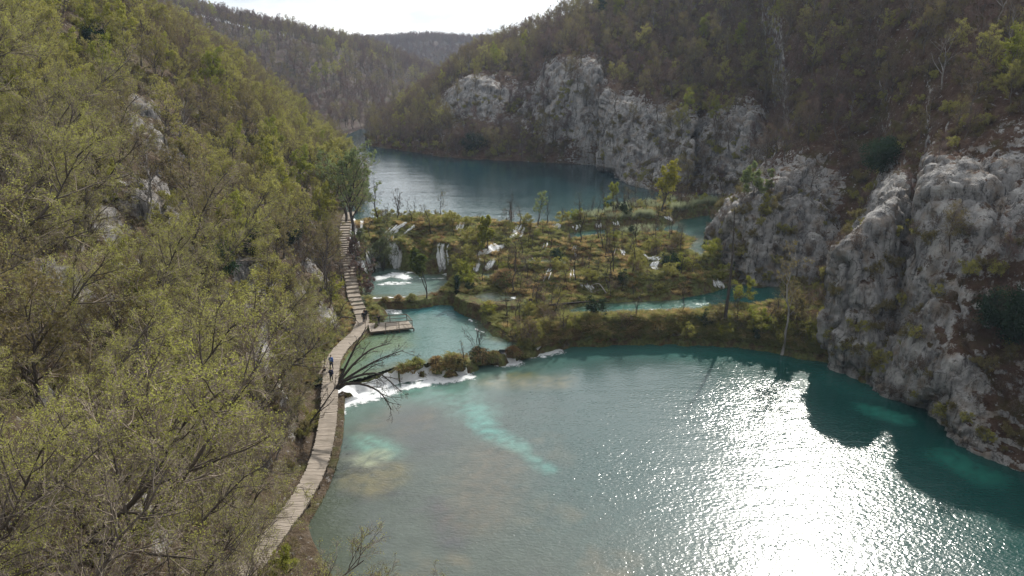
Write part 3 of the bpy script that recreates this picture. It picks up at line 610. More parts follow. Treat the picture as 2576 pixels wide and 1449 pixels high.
for nm, lv, dp_, pts, lb in POOLS:
    poly = pxl(pts, lv); inner, rimc = PB.get(lv, ((.08, .115, .095), (.06, .065, .04)))
    lo = poly.min(0)-1.6; hi = poly.max(0)+1.6; X, Y = np.meshgrid(np.arange(lo[0], hi[0], .35), np.arange(lo[1], hi[1], .35))
    s_ = poly_sd(X.ravel(), Y.ravel(), poly); F = gridfaces(*X.shape); gx, gy = X.ravel(), Y.ravel(); fr_ = poly_sd(gx, gy, FR); pdd = path_dist(gx, gy); keep = (s_[F] > -1.5).any(1) & (fr_[F] > .75).all(1) & ((pdd[F] > .9).all(1) | (gy[F] > 88).all(1)) & (bz(gx, gy)[F] > lv-dp_-.4).all(1)
    V = np.stack([X.ravel(), Y.ravel(), np.full(X.size, lv)], 1); n1 = fbm(V, .35, 3)
    c = mixv(np.tile(np.array([rimc]), (len(V), 1)), inner, sm(s_+n1*1.6, .3, 2.6))
    if lv == 1.5:
        dk = line_d(V[:, 0], V[:, 1], pxl([(1060, 775), (1170, 785)], 1.5)); c = mixv(c, (.02, .09, .10), sm(-(dk+n1*2), -4.5, -.5)*.85)
        dg = line_d(V[:, 0], V[:, 1], pxl([(850, 930), (900, 880), (980, 860)], 1.5)); c = mixv(c, (.07, .105, .045), sm(-(dg+n1*1.5), -5, -1.5)*.85)
    if lv in (3.0,):
        dk = line_d(V[:, 0], V[:, 1], pxl([(1760, 745), (1900, 740)], lv)); c = mixv(c, (.008, .06, .052), sm(-(dk+n1*2), -7, -2)*.9)
    used = np.unique(F[keep]); rem = -np.ones(len(V), int); rem[used] = np.arange(len(used))
    me = mesh('pool', V[used], rem[F[keep]], M['pool']); vattr(me, 'bed', c[used]); tag(link('pool', me), lb, 'pool', kind='structure')

# waterfalls: ribbons draped over the tufa, (u, v) from lip to foot
def drape(pts, w0, w1, lift=.16, step=.3, na=7, seed=0):
    P = np.array([hit(u, v, ('terrain',)) for u, v in pts]); L = np.r_[0, np.cumsum(np.linalg.norm(np.diff(P[:, :2], axis=0), axis=1))]
    n = max(4, int(L[-1]/step)); t = np.linspace(0, L[-1], n); x = np.interp(t, L, P[:, 0]); y = np.interp(t, L, P[:, 1])
    tx, ty = np.gradient(x), np.gradient(y); m = np.hypot(tx, ty)+1e-9; sx, sy = -ty/m, tx/m
    a = np.linspace(-1, 1, na); w = np.interp(t, [0, L[-1]], [w0, w1])/2
    X = x[:, None]+sx[:, None]*a*w[:, None]; Y = y[:, None]+sy[:, None]*a*w[:, None]
    Zs = bz(X, Y); q = np.stack([X.ravel(), Y.ravel(), Zs.ravel()+seed], 1)
    Zs = Zs+lift+.12*fbm(q, 1.3, 3).reshape(X.shape)
    V = np.stack([X, Y, Zs], -1).reshape(-1, 3); en = np.minimum(1, np.minimum(np.arange(n)+1, n-np.arange(n))/2.5)[:, None]; fade = (1.05-1.0*np.abs(a)[None]**1.6)*en; return V, gridfaces(n, na), fade.ravel()
def fall(pts, w0, w1, label, group='waterfalls over the tufa barrier', seed=0.):
    rg = np.random.default_rng(int(seed*10)+3); Vs, Fs, A, n = [], [], [], 0
    for k in range(6):
        q = np.array(pts, float); off = rg.normal(0, 3.2*max(w0, w1)+.8); q[:, 0] += off+np.cumsum(rg.normal(0, 1.1, len(q))); q[:, 1] += rg.normal(0, 1.2, len(q)); c0, c1 = sorted(rg.random(2)); q = crom(q, 6); m = len(q)
        if k: q = q[int(c0*.45*m):max(int(c0*.45*m)+4, int((.55+.45*c1)*m))]
        V, F, fd = drape(q, w0*rg.uniform(.22, .6), w1*rg.uniform(.22, .65), lift=.13+.045*k, seed=seed+k); Vs.append(V); Fs.append(F+n); A.append(fd); n += len(V)
    me = mesh('waterfall', np.concatenate(Vs), np.concatenate(Fs), M['fall']); vattr(me, 'fade', np.concatenate(A)+.05); tag(link('waterfall', me), label, 'waterfall', group)
def curtain(lip, foot, label, seed, z0=0.):
    a = np.array([hit(u, v, ('terrain',)) for u, v in lip]); b = np.array([at(u, v, z0) for u, v in foot])
    n = 60; s = np.linspace(0, 1, n); ia = np.stack([np.interp(s, np.linspace(0, 1, len(a)), a[:, k]) for k in range(3)], 1); ib = np.stack([np.interp(s, np.linspace(0, 1, len(b)), b[:, k]) for k in range(3)], 1)
    t = np.linspace(0, 1, 14)[:, None, None]; Gq = ia[None]*(1-t)+ib[None]*t; x, y = Gq[..., 0], Gq[..., 1]
    z = np.maximum(bz(x, y), z0+.02)+.10+.14*fbm(np.stack([x.ravel(), y.ravel(), 0*x.ravel()+seed], 1), 1.1, 3).reshape(x.shape)
    V = np.stack([x, y, z], -1).reshape(-1, 3); me = mesh('waterfall', V, gridfaces(14, n), M['fall']); vattr(me, 'fade', np.full(len(V), 1.0)); tag(link('waterfall', me), label, 'waterfall', 'waterfalls over the tufa barrier')
curtain([(846, 985), (900, 968), (960, 945), (1000, 930)], [(848, 1016), (905, 1002), (965, 980), (1005, 966)], 'white low cascade from the boardwalk edge to the first tussocks', 1.)
curtain([(1005, 928), (1060, 915), (1110, 908), (1170, 908)], [(1008, 966), (1062, 958), (1112, 950), (1178, 942)], 'white cascade splitting between dark grassy tussocks', 2.)
curtain([(1255, 878), (1275, 878), (1290, 880)], [(1258, 908), (1280, 914), (1300, 912)], 'small white fall between the two bare bush clumps', 3.)
curtain([(1322, 852), (1350, 852), (1385, 850)], [(1325, 890), (1352, 890), (1392, 878)], 'sloping white chute at the left end of the big front bank', 4.)
curtain([(915, 748), (960, 745), (1010, 743), (1046, 742)], [(922, 772), (965, 772), (1012, 768), (1046, 763)], 'low white step between the two stream pools above the jetty', 5., 1.5)
FALLS = [([(905, 640), (915, 665), (925, 690)], 2.2, 2.6, 'white rapids rushing under the bushy tree beside the stairs'), ([(935, 640), (945, 660), (955, 682)], 1.5, 2., 'white rapids at the left foot of the tallest falls'), ([(1020, 562), (1000, 575), (985, 585)], .8, .8, 'thin white fall crossing the top of the mossy wall'), ([(1005, 566), (985, 590), (978, 612)], .8, 1.3, 'thin fall bending left at the top of the mossy wall'), ([(978, 615), (985, 640), (1000, 672)], 1.2, 2.0, 'broad lower fall dropping into the foaming pool'),
 ([(1045, 570), (1030, 582), (1012, 594)], .9, .8, 'slanting white fall over dark rock near the lake edge'), ([(1160, 563), (1158, 575), (1152, 585)], .9, .7, 'short bright fall in the middle of the lake edge'),
 ([(1122, 612), (1113, 630), (1118, 655), (1125, 684)], .4, 2.2, 'veil of water widening down the dark mossy wall'), ([(1312, 567), (1304, 582), (1296, 604)], 1.5, 2.6, 'widest white fall beside the bare saplings'),
 ([(1255, 622), (1230, 632), (1205, 648)], 1.6, 2.4, 'broken white cascade beside the round green tree'), ([(1210, 650), (1200, 668), (1195, 684)], .6, 1.0, 'thin rivulet under the broken cascade'), ([(1245, 652), (1235, 668), (1228, 682)], 1.0, 1.3, 'twin rivulet right of the broken cascade'),
 ([(1400, 562), (1396, 570), (1385, 576)], 1.0, 1.4, 'low fall at the left end of the top pool'), ([(1455, 570), (1450, 578)], .6, .9, 'tiny fall under the reed bed, first of three'), ([(1508, 565), (1505, 576)], .8, 1.2, 'tiny fall under the reed bed, second of three'), ([(1552, 560), (1556, 570)], .6, .9, 'tiny fall under the reed bed, third of three'),
 ([(1672, 548), (1690, 556)], .6, 1.0, 'small spout running into the dark teal pool'), ([(1385, 678), (1376, 692), (1370, 708)], .6, .8, 'crooked rivulet on the middle bank'), ([(1440, 680), (1438, 696), (1440, 708)], .5, .7, 'faint rivulet right of the crooked one'),
 ([(1625, 645), (1640, 655), (1655, 650)], .8, 1.6, 'scattered white riffle on the upper terrace'), ([(1655, 660), (1640, 672), (1645, 684)], 1.0, 1.6, 'stony white riffle below the scattered one'), ([(1560, 632), (1568, 645)], .6, .8, 'short rivulet beside a pale dead stem'),
 ([(1448, 618), (1446, 634), (1445, 648)], .5, .7, 'stepped rivulet below the top pool'), ([(1375, 615), (1372, 630)], .5, .7, 'small step of water near the straw tussocks'), ([(1475, 718), (1490, 738)], .7, 1.2, 'trickle over roots into the long green pool'), ([(1800, 712), (1815, 724)], 1.4, 1.6, 'white spout by the dead snag'),
 ([(898, 555), (894, 580), (890, 604)], 1.6, 2.0, 'white rapids beside the top of the stairs'), ([(890, 608), (893, 630), (900, 655)], 2.0, 1.6, 'lower rapids beside the stairs')]
for i, (p, a, b, l) in enumerate(FALLS): fall(p, a, b, l, seed=i*1.7)
# foam lying on the water below the falls
FP = [([(850, 1020), (930, 1001), (1000, 978), (1090, 960), (1175, 947)], 0, 1.9), ([(855, 1030), (862, 1044)], 0, 1.0), ([(852, 1010), (905, 998)], 0, 1.8), ([(1262, 915), (1302, 915)], 0, 1.7), ([(1332, 894), (1396, 884)], 0, 2.0), ([(1345, 895), (1370, 897)], 0, .9),
      ([(935, 770), (1000, 770), (1040, 765)], 1.5, 1.3), ([(955, 783), (1000, 786)], 1.5, 1.5), ([(955, 700), (1000, 690), (1020, 700)], 2.6, 2.0), ([(960, 715), (1020, 712)], 2.6, 1.3), ([(1030, 686), (1045, 684)], 2.6, .8), ([(1120, 690), (1125, 692)], 2.6, .9), ([(1060, 702), (1120, 702)], 2.6, .35), ([(1295, 790), (1325, 782)], 2.2, .5), ([(1180, 805), (1195, 812)], 1.5, .4), ([(1195, 830), (1215, 838)], 1.5, .4), ([(1295, 750), (1290, 752)], 3.5, .5), ([(1640, 780), (1680, 784)], 3.0, .3), ([(1385, 577), (1375, 578)], 7.0, .5)]
fv, ff, fa, nn_ = [], [], [], 0
for pts, z, rad in FP:
    L = pxl(pts, z); lo = L.min(0)-rad*1.5; hi = L.max(0)+rad*1.5; X, Y = np.meshgrid(np.arange(lo[0], hi[0], .2), np.arange(lo[1], hi[1], .2)); x, y = X.ravel(), Y.ravel()
    q = np.stack([x, y, 0*x], 1); d = line_d(x+fbm(q, .5, 3)*.7, y+fbm(q, .5, 3, off=8.)*.7, L if len(L) > 1 else np.repeat(L, 2, 0)); F = gridfaces(*X.shape); keep = (d[F] < rad*1.45).any(1)
    V = np.stack([x, y, z+.05+.07*np.clip(fbm(q, 2., 3), 0, 1)+.004*len(fv)], 1); used = np.unique(F[keep]); rem = -np.ones(len(V), int); rem[used] = np.arange(len(used))
    fv.append(V[used]); ff.append(rem[F[keep]]+nn_); fa.append(np.clip(1.25-d[used]/rad, 0, 1.15 if rad > 1.6 else .9)); nn_ += len(used)
me = mesh('foam', np.concatenate(fv), np.concatenate(ff), M['foam']); vattr(me, 'fade', np.concatenate(fa)); tag(link('foam', me), 'white foam drifting below the cascades', 'foam', kind='stuff')
# ------------------------------------------------------------------ boardwalk, jetty, side deck
rng = np.random.default_rng(7)
def along(P):
    t = np.gradient(P, axis=0); t[:, 2] = 0; t /= np.linalg.norm(t, axis=1, keepdims=True); return t
mb = MB(); T = along(PATH); zq = 0
for i in range(len(PATH)):
    p = PATH[i].copy(); t = T[i]; s = np.array([t[1], -t[0], 0]); stair = 2.15 < p[2] < 8.55
    if stair:
        k = np.floor(p[2]/.2)*.2
        if k > zq+.01 and zq > 0:
            mb.box(p*[1, 1, 0]+[0, 0, k-.12]-t*.1, s*1.8, t*.10, [0, 0, .22])
        zq = k; p[2] = k
    else: zq = np.floor(p[2]/.2)*.2
    w = 1.75+rng.normal(0, .045); off = s*rng.normal(0, .03); tilt = t*rng.normal(0, .012)*w/2
    mb.box(p+off+[0, 0, rng.normal(0, .008)-.03], s*w+tilt, t*(.195+rng.normal(0, .008)), [0, 0, .06])
deck = mb.build('boardwalk', M['plank'])
tag(deck, 'weathered plank boardwalk curving along the shore and climbing as steps', 'boardwalk', kind='structure')
mb = MB()
for sd_ in (-.75, .75):
    S = PATH[::6]; t = along(S)
    for i in range(len(S)-1):
        a = S[i]+np.array([t[i][1], -t[i][0], 0])*sd_; b = S[i+1]+np.array([t[i+1][1], -t[i+1][0], 0])*sd_
        mb.bar(a-[0, 0, .22], b-[0, 0, .22], .14, .2)
        if i % 2 == 0: mb.bar(a-[0, 0, .2], a-[0, 0, 1.8], .16)
mb.build('stringer', M['rail'], deck)
def rail_post(mbs, p, h, w=.085): mbs.bar(p-np.array([0, 0, .25]), p+np.array([0, 0, h]), w)
def platform(name, label, quad, z, rails, h=.9, legs=1.9, plank_dir=0):
    q = np.array([at(u, v, z) for u, v in quad]); root = empty(name, q.mean(0)*[1, 1, 0]+[0, 0, 0]); tag(root, label, 'platform'); o = np.array(root.location)
    q = q-o; mb = MB(); n = int(np.linalg.norm(q[1]-q[0])/.21)
    for i in range(n):
        t = (i+.5)/n; a = q[0]*(1-t)+q[1]*t; b = q[3]*(1-t)+q[2]*t; d = b-a; e = (q[1]-q[0])/n*.9
        mb.box((a+b)/2+[0, 0, rng.normal(0, .006)-.03], d*(1+rng.normal(0, .012)), e, [0, 0, .06])
    mb.build('deck', M['plank'], root); mb = MB()
    for a, b in ((q[0], q[1]), (q[3], q[2])): mb = MB(); mb.bar(a-[0, 0, .13], b-[0, 0, .13], .10, .12); mb.build('beam', M['rail'], root)
    for i in range(4):
        for c in (q[0]*(1-i/3)+q[1]*i/3, q[3]*(1-i/3)+q[2]*i/3): mb = MB(); mb.bar(c-[0, 0, .2], c-[0, 0, legs], .15); mb.build('leg', M['rail'], root)
    for pts in rails:
        R_ = [q[0]*(1-s)*(1-t)+q[1]*s*(1-t)+q[2]*s*t+q[3]*(1-s)*t for s, t in pts]; mb = MB()
        for a, b in zip(R_[:-1], R_[1:]):
            mb.bar(a+[0, 0, h], b+[0, 0, h], .08); mb.bar(a+[0, 0, h*.5], b+[0, 0, h*.5], .06)
            d = np.linalg.norm(b-a); m = max(1, int(round(d/2.0)))
            for k in range(m): rail_post(mb, a+(b-a)*k/m, h+.04)
        rail_post(mb, R_[-1], h+.04); mb.build('railing', M['rail'], root)
    return root
platform('jetty', 'railed wooden viewing jetty reaching out over the turquoise stream pool', [(931, 834), (1041, 823), (1026, 806), (926, 813)], 2.0,
         [[(.36, .04), (.97, .04), (.97, .95)], [(.12, .95), (.97, .95)]], .95, 2.6)
platform('side_deck', 'small railed wooden deck on the uphill side of the boardwalk', [(789, 940), (821, 941), (820, 905), (795, 904)], 1.6, [[(.03, .02), (.03, .97), (.9, .97)], [(.9, .5), (.05, .5)]], .95, 1.2)

# ------------------------------------------------------------------ people
M['skin'] = simple('skin', (.45, .29, .21), .6); M['shoe_dark'] = simple('dark_shoes', (.03, .03, .03)); M['shoe_white'] = simple('white_shoes', (.7, .7, .7)); M['eye'] = simple('dark_eyes', (.02, .015, .01), .3)
def skinmesh(name, verts, edges, radii, material, parent, sub=1):
    me = bpy.data.meshes.new(name); me.from_pydata([tuple(v) for v in verts], edges, []); o = bpy.data.objects.new(name, me); COL.objects.link(o)
    m = o.modifiers.new('skin', 'SKIN'); m.use_smooth_shade = True
    for i, r in enumerate(radii):
        d = me.skin_vertices[0].data[i]; d.radius = (r, r) if np.isscalar(r) else r; d.use_root = (i == 0)
    if sub: s = o.modifiers.new('sub', 'SUBSURF'); s.levels = s.render_levels = sub
    dg = bpy.context.evaluated_depsgraph_get(); new = bpy.data.meshes.new_from_object(o.evaluated_get(dg)); new.name = name
    o.modifiers.clear(); o.data = new; new.materials.clear(); new.materials.append(material)
    for p in new.polygons: p.use_smooth = True
    o.parent = parent; return o
def person(loc, yaw, H, label, jacket, trousers, hair, shoes='shoe_dark', pose='stand', look=0., bag=None, child=False):
    k = H/1.75; root = empty('person', loc, (0, 0, yaw), k); tag(root, label, 'person')
    hs = 1.25 if child else 1.
    # +Y is forward, feet at z = 0
    if pose == 'walk': kn = [(.09, .16, .50), (-.09, -.02, .48)]; an = [(.09, .22, .09), (-.09, -.26, .13)]; el = [(.25, -.12, 1.14), (-.25, .08, 1.14)]; wr = [(.24, -.02, .92), (-.24, .24, .98)]; pel = .93; py_ = 0
    elif pose == 'sit': kn = [(.1, .40, .50), (-.1, .40, .50)]; an = [(.1, .42, .09), (-.1, .38, .09)]; el = [(.27, .08, .76), (-.27, .08, .76)]; wr = [(.16, .32, .62), (-.16, .32, .62)]; pel = .50; py_ = 0
    elif pose == 'lean': kn = [(.1, .03, .49), (-.1, .03, .49)]; an = [(.1, -.02, .09), (-.1, -.02, .09)]; el = [(.24, .18, 1.12), (-.24, .18, 1.12)]; wr = [(.12, .42, 1.08), (-.12, .42, 1.08)]; pel = .93; py_ = 0
    else: kn = [(.1, .02, .49), (-.1, .01, .49)]; an = [(.11, -.01, .09), (-.11, -.02, .09)]; el = [(.26, -.03, 1.12), (-.26, -.03, 1.12)]; wr = [(.26, .08, .88), (-.26, .08, .88)]; pel = .93; py_ = 0
    dz = pel-.93; lz = .1 if pose == 'lean' else .03
    P = [(0, 0, pel), (0, .01, 1.12+dz), (0, lz*.6, 1.32+dz), (0, lz, 1.44+dz), (0, lz+.02, 1.51+dz), (0, lz+.035, 1.60+dz), (0, lz+.035, 1.69+dz), (0, lz+.135*1.0, 1.605+dz)]
    E_ = [(0, 1), (1, 2), (2, 3), (3, 4), (4, 5), (5, 6), (5, 7)]; R_ = [.135, .125, .15, .09, .055, .085*hs, .085*hs, .02]
    P = [np.array(p, float) for p in P]; arms = []; legs = []
    for s in (0, 1):
        sg = 1 if s == 0 else -1; n = len(P)
        sh = np.array([sg*.19, lz, 1.42+dz]); e = np.array(el[s])+[0, lz, 0]; w = np.array(wr[s])+[0, lz, 0]
        d = (w-e)/np.linalg.norm(w-e); pm = w+d*.09
        P += [sh, e, w, pm]; R_ += [.062, .045, .032, .036]; E_ += [(2, n), (n, n+1), (n+1, n+2), (n+2, n+3)]; arms.append((sh, e, w))
        side = np.cross(d, [0, 1, 0] if abs(d[1]) < .8 else [0, 0, 1]); side /= np.linalg.norm(side); fw = np.cross(side, d)
        for f in range(4):
            m = len(P); b = pm+fw*(f-1.5)*.02+d*.02; l = (.072, .08, .076, .06)[f]; cu = -side*sg*.02
            P += [b, b+d*l*.5+cu*.4, b+d*l+cu]; R_ += [.0095, .009, .007]; E_ += [(n+3, m), (m, m+1), (m+1, m+2)]
        m = len(P); P += [w+fw*.03+d*.04, w+fw*.055+d*.085]; R_ += [.012, .009]; E_ += [(n+2, m), (m, m+1)]
        n = len(P); hp = np.array([sg*.09, 0, pel-.03]); P += [hp, np.array(kn[s]), np.array(an[s]), np.array(an[s])+[0, .13, -.04]]; R_ += [.092, .06, .042, .035]
        E_ += [(0, n), (n, n+1), (n+1, n+2), (n+2, n+3)]; legs.append((hp, np.array(kn[s]), np.array(an[s])))
    skinmesh('body', P, E_, R_, M['skin'], root)
    J = [P[0]+[0, 0, -.06], P[1], P[2], P[3]]; JE = [(0, 1), (1, 2), (2, 3)]; JR = [(.19, .15), (.18, .15), (.2, .16), .11]
    for sh, e, w in arms:
        n = len(J); J += [sh, e, w]; JE += [(2, n), (n, n+1), (n+1, n+2)]; JR += [.085, .068, .052]
    skinmesh('jacket', J, JE, JR, jacket, root)
    Tm = [P[0]]; TE = []; TR = [.155]
    for hp, kk, a in legs:
        n = len(Tm); Tm += [hp, kk, a+[0, 0, .02]]; TE += [(0, n), (n, n+1), (n+1, n+2)]; TR += [.105, .078, .06]
    skinmesh('trousers', Tm, TE, TR, trousers, root)
    for s in (0, 1):
        a = np.array(an[s]); skinmesh('shoe', [a+[0, -.05, -.035], a+[0, .08, -.045], a+[0, .17, -.055]], [(0, 1), (1, 2)], [(.05, .05), (.052, .045), (.045, .032)], M[shoes], root)
    hc_ = P[6]; skinmesh('hair', [hc_+[0, -.035, -.06], hc_+[0, -.03, .02], hc_+[0, .025, .04]], [(0, 1), (1, 2)], [.09*hs, .105*hs, .085*hs], hair, root)
    for sg in (1, -1): skinmesh('eye', [P[5]+[sg*.032, .078*hs, .035], P[5]+[sg*.032, .085*hs, .035]], [(0, 1)], [.012, .01], M['eye'], root)
    if bag is not None:
        b = skinmesh('backpack', [P[1]+[0, -.2, .02], P[2]+[0, -.2, .05]], [(0, 1)], [(.15, .1), (.15, .1)], bag, root)
    return root
cB = simple('blue_jacket', (.03, .09, .30)); cN = simple('navy_jacket', (.02, .025, .07)); cK = simple('black_clothes', (.014, .014, .017)); cT = simple('dark_trousers', (.02, .022, .035)); cH = simple('brown_hair', (.04, .025, .016)); cG = simple('grey_hat', (.25, .25, .26)); cL = simple('light_blue_pack', (.16, .26, .48))
def on_path(u, v):
    p = at(u, v, 1.5)
    for _ in range(6):
        z = PATH[((PATH[:, 0]-p[0])**2+(PATH[:, 1]-p[1])**2).argmin(), 2]; p = at(u, v, z)
    return p
person(on_path(834, 930), math.radians(-8), 1.80, 'person in a bright blue jacket walking along the boardwalk', cB, cT, cH, 'shoe_dark', 'walk', bag=cL)
person(on_path(834, 960), math.radians(5), 1.66, 'person in a dark navy jacket and white shoes following close behind the blue jacket', cN, cK, cH, 'shoe_white', 'walk', bag=cK)
person(np.array(at(819, 946, 1.1)), math.radians(95), 1.72, 'person in black sitting on the edge of the small side deck', cK, cK, cG, 'shoe_dark', 'sit')
person(on_path(916, 812), math.radians(200), 1.72, 'person in black standing where the jetty leaves the boardwalk', cK, cK, cH, 'shoe_dark', 'stand')
person(on_path(920, 806), math.radians(170), 1.78, 'taller dark clothed person close behind another at the jetty entrance', cK, cT, cH, 'shoe_dark', 'stand')
person(np.array(at(953, 815, 2.0)), math.radians(10), 1.25, 'small person in dark clothes leaning on the jetty railing', cK, cK, cH, 'shoe_dark', 'lean', child=True)
# ------------------------------------------------------------------ tree builder
def unit(a): return a/np.maximum(np.linalg.norm(a, axis=-1, keepdims=True), 1e-9)
def tubes(P, R, S):
    """P (N,K,3), R (N,K) -> tapered tubes"""
    N_, K, _ = P.shape; T = unit(np.gradient(P, axis=1)); ref = np.where(np.abs(T[..., 2:3]) > .9, np.array([1., 0, 0]), np.array([0, 0, 1.]))
    A = unit(np.cross(T, ref)); B = np.cross(T, A); th = np.arange(S)*2*math.pi/S
    V = P[:, :, None]+R[..., None, None]*(A[:, :, None]*np.cos(th)[:, None]+B[:, :, None]*np.sin(th)[:, None])
    idx = np.arange(N_*K*S).reshape(N_, K, S); nx = np.roll(idx, -1, 2)
    F = np.stack([idx[:, :-1], nx[:, :-1], nx[:, 1:], idx[:, 1:]], -1).reshape(-1, 4); return V.reshape(-1, 3), F
def kids(P, R, L, m, t0, t1, ang, ratio, K, up, wob, rr, rng, taper=.55):
    N_, Kp, _ = P.shape; t = t0+(t1-t0)*(np.arange(m)+rng.random((N_, m)))/m; x = t*(Kp-1); i = np.minimum(x.astype(int), Kp-2); f = (x-i)[..., None]
    ar = np.arange(N_)[:, None]; pos = P[ar, i]*(1-f)+P[ar, i+1]*f; tan = unit(P[ar, i+1]-P[ar, i]); rad = R[ar, i]*(1-f[..., 0])+R[ar, i+1]*f[..., 0]
    az = rng.random((N_, m))*6.283+np.arange(m)*2.4; ref = np.where(np.abs(tan[..., 2:3]) > .9, np.array([1., 0, 0]), np.array([0, 0, 1.])); A = unit(np.cross(tan, ref)); B = np.cross(tan, A)
    th = np.radians(rng.uniform(ang[0], ang[1], (N_, m)))[..., None]; d = tan*np.cos(th)+(A*np.cos(az)[..., None]+B*np.sin(az)[..., None])*np.sin(th)
    ln_ = (L[:, None]*ratio*(1-taper*t)*rng.uniform(.65, 1.25, (N_, m))).reshape(-1)
    pos = pos.reshape(-1, 3); d = d.reshape(-1, 3); r0 = np.minimum(rad.reshape(-1)*.75, rr*ln_); Q = [pos]
    for k in range(K-1):
        d = unit(d+np.array([0, 0, up/(K-1)])+rng.normal(0, wob, d.shape)); Q.append(Q[-1]+d*(ln_/(K-1))[:, None])
    Q = np.stack(Q, 1); RR = r0[:, None]*np.linspace(1, .3, K)[None]; return Q, RR, ln_
def ribbons(P, w, rng):
    N_, K, _ = P.shape; T = unit(np.gradient(P, axis=1)); s = unit(np.cross(T, rng.normal(size=(N_, 1, 3))))*(w*np.linspace(1, .35, K))[None, :, None]
    V = np.stack([P-s, P+s], 2).reshape(-1, 3); i = np.arange(N_*K*2).reshape(N_, K, 2)
    return V, np.stack([i[:, :-1, 0], i[:, :-1, 1], i[:, 1:, 1], i[:, 1:, 0]], -1).reshape(-1, 4)
def leaves(P, n, size, jit, rng, t0=.25):
    N_, K, _ = P.shape; a = rng.integers(0, N_, n); x = rng.uniform(t0, 1, n)*(K-1); i = np.minimum(x.astype(int), K-2); f = (x-i)[:, None]
    c = P[a, i]*(1-f)+P[a, i+1]*f+rng.normal(0, jit, (n, 3)); u = unit(rng.normal(size=(n, 3))); v = unit(np.cross(u, rng.normal(size=(n, 3)))); s = (size*rng.uniform(.6, 1.3, n))[:, None]
    V = np.stack([c-u*s, c-v*s*.62, c+u*s, c+v*s*.62], 1).reshape(-1, 3); return V, np.arange(n*4).reshape(n, 4)
def cat(parts):
    V, F, I, n = [], [], [], 0
    for v, f, mi in parts: V.append(v); F.append(f+n); I.append(np.full(len(f), mi)); n += len(v)
    return np.concatenate(V), np.concatenate(F), np.concatenate(I)
def tree_meshes(seed, H, lean=(0, 0), limbs=14, spread=1., leafn=2400, leafs=.1, leafm='leaf_green', twigm='twig', barkm='bark', t0=.22, ang=(28, 62), up=.35, stems=1, wob=.10, m2=6, m3=5, m4=4, axes=None, tw=.011, rtrunk=.016, jit=.10, limbr=.42):
    rng = np.random.default_rng(seed); K = 10
    if axes is None:
        ax = []
        for s in range(stems):
            t = np.linspace(0, 1, K)[:, None]; a = rng.random()*6.28; sp_ = (.0 if stems == 1 else rng.uniform(.15, .5))
            base = np.array([math.cos(a), math.sin(a), 0])*(.12 if stems > 1 else 0); d = np.array([lean[0]+math.cos(a)*sp_, lean[1]+math.sin(a)*sp_, 0])
            w = np.cumsum(rng.normal(0, .018, (K, 3)), 0)*[1, 1, 0]*H; w -= w[:1]; hh = H*(.86 if stems == 1 else rng.uniform(.6, .95))
            ax.append(base+t*[0, 0, hh]+d*H*t**1.35+w)
        P0 = np.stack(ax); L0 = np.full(len(ax), H*1.0)
    else: P0 = np.stack([crom(np.array(a, float), 3) if len(a) == 4 else np.array(a, float) for a in axes]); L0 = np.linalg.norm(np.diff(P0, axis=1), axis=2).sum(1); K = P0.shape[1]
    r0 = rtrunk*H/(1 if stems == 1 else stems**.5); R0 = r0*np.linspace(1, .22, K)[None]*np.ones((len(P0), 1)); R0[:, 0] *= 1.35; P0[:, 0, 2] -= .35
    P1, R1, L1 = kids(P0, R0, L0, max(2, limbs//len(P0)), t0, 1, ang, limbr*spread, 7, up, wob, .022, rng, .5)
    P2, R2, L2 = kids(P1, R1, L1, m2, .18, 1, (22, 58), .55, 5, up*.8, wob*1.2, .02, rng, .45)
    P3, R3, L3 = kids(P2, R2, L2, m3, .15, 1, (20, 55), .58, 4, up*.6, wob*1.3, .014, rng, .4)
    P4, R4, L4 = kids(P3, R3, L3, m4, .15, 1, (20, 60), .7, 3, up*.4, wob*1.3, .012, rng, .4)
    v0, f0 = tubes(P0, R0, 8); v1, f1 = tubes(P1, R1, 5); V, F, I = cat([(v0, f0, 0), (v1, f1, 0)])
    tr = mesh('trunk', V, F, M[barkm])
    parts = [(*tubes(P2, np.maximum(R2, .012), 3), 0), (*ribbons(P3, tw, rng), 0), (*ribbons(P4, tw*.7, rng), 0)]
    if leafn: parts.append((*leaves(P4, leafn, leafs, jit, rng), 1))
    V, F, I = cat(parts); cr_ = mesh('crown', V, F, [M[twigm], M[leafm]], I); return tr, cr_
def joined(name, a, b):
    """trunk and crown of a small bush as a single mesh"""
    V, F, I = [], [], []; n = 0; mats = []
    for me in (a, b):
        v = np.empty(len(me.vertices)*3, np.float32); me.vertices.foreach_get('co', v); f = np.empty(len(me.loops), np.int32); me.loops.foreach_get('vertex_index', f); mi = np.empty(len(me.polygons), np.int32); me.polygons.foreach_get('material_index', mi)
        V.append(v.reshape(-1, 3)); F.append(f.reshape(-1, 4)+n); I.append(mi+len(mats)); n += len(v)//3; mats += list(me.materials)
    out = mesh(name, np.concatenate(V), np.concatenate(F), mats, np.concatenate(I)); bpy.data.meshes.remove(a); bpy.data.meshes.remove(b); return out
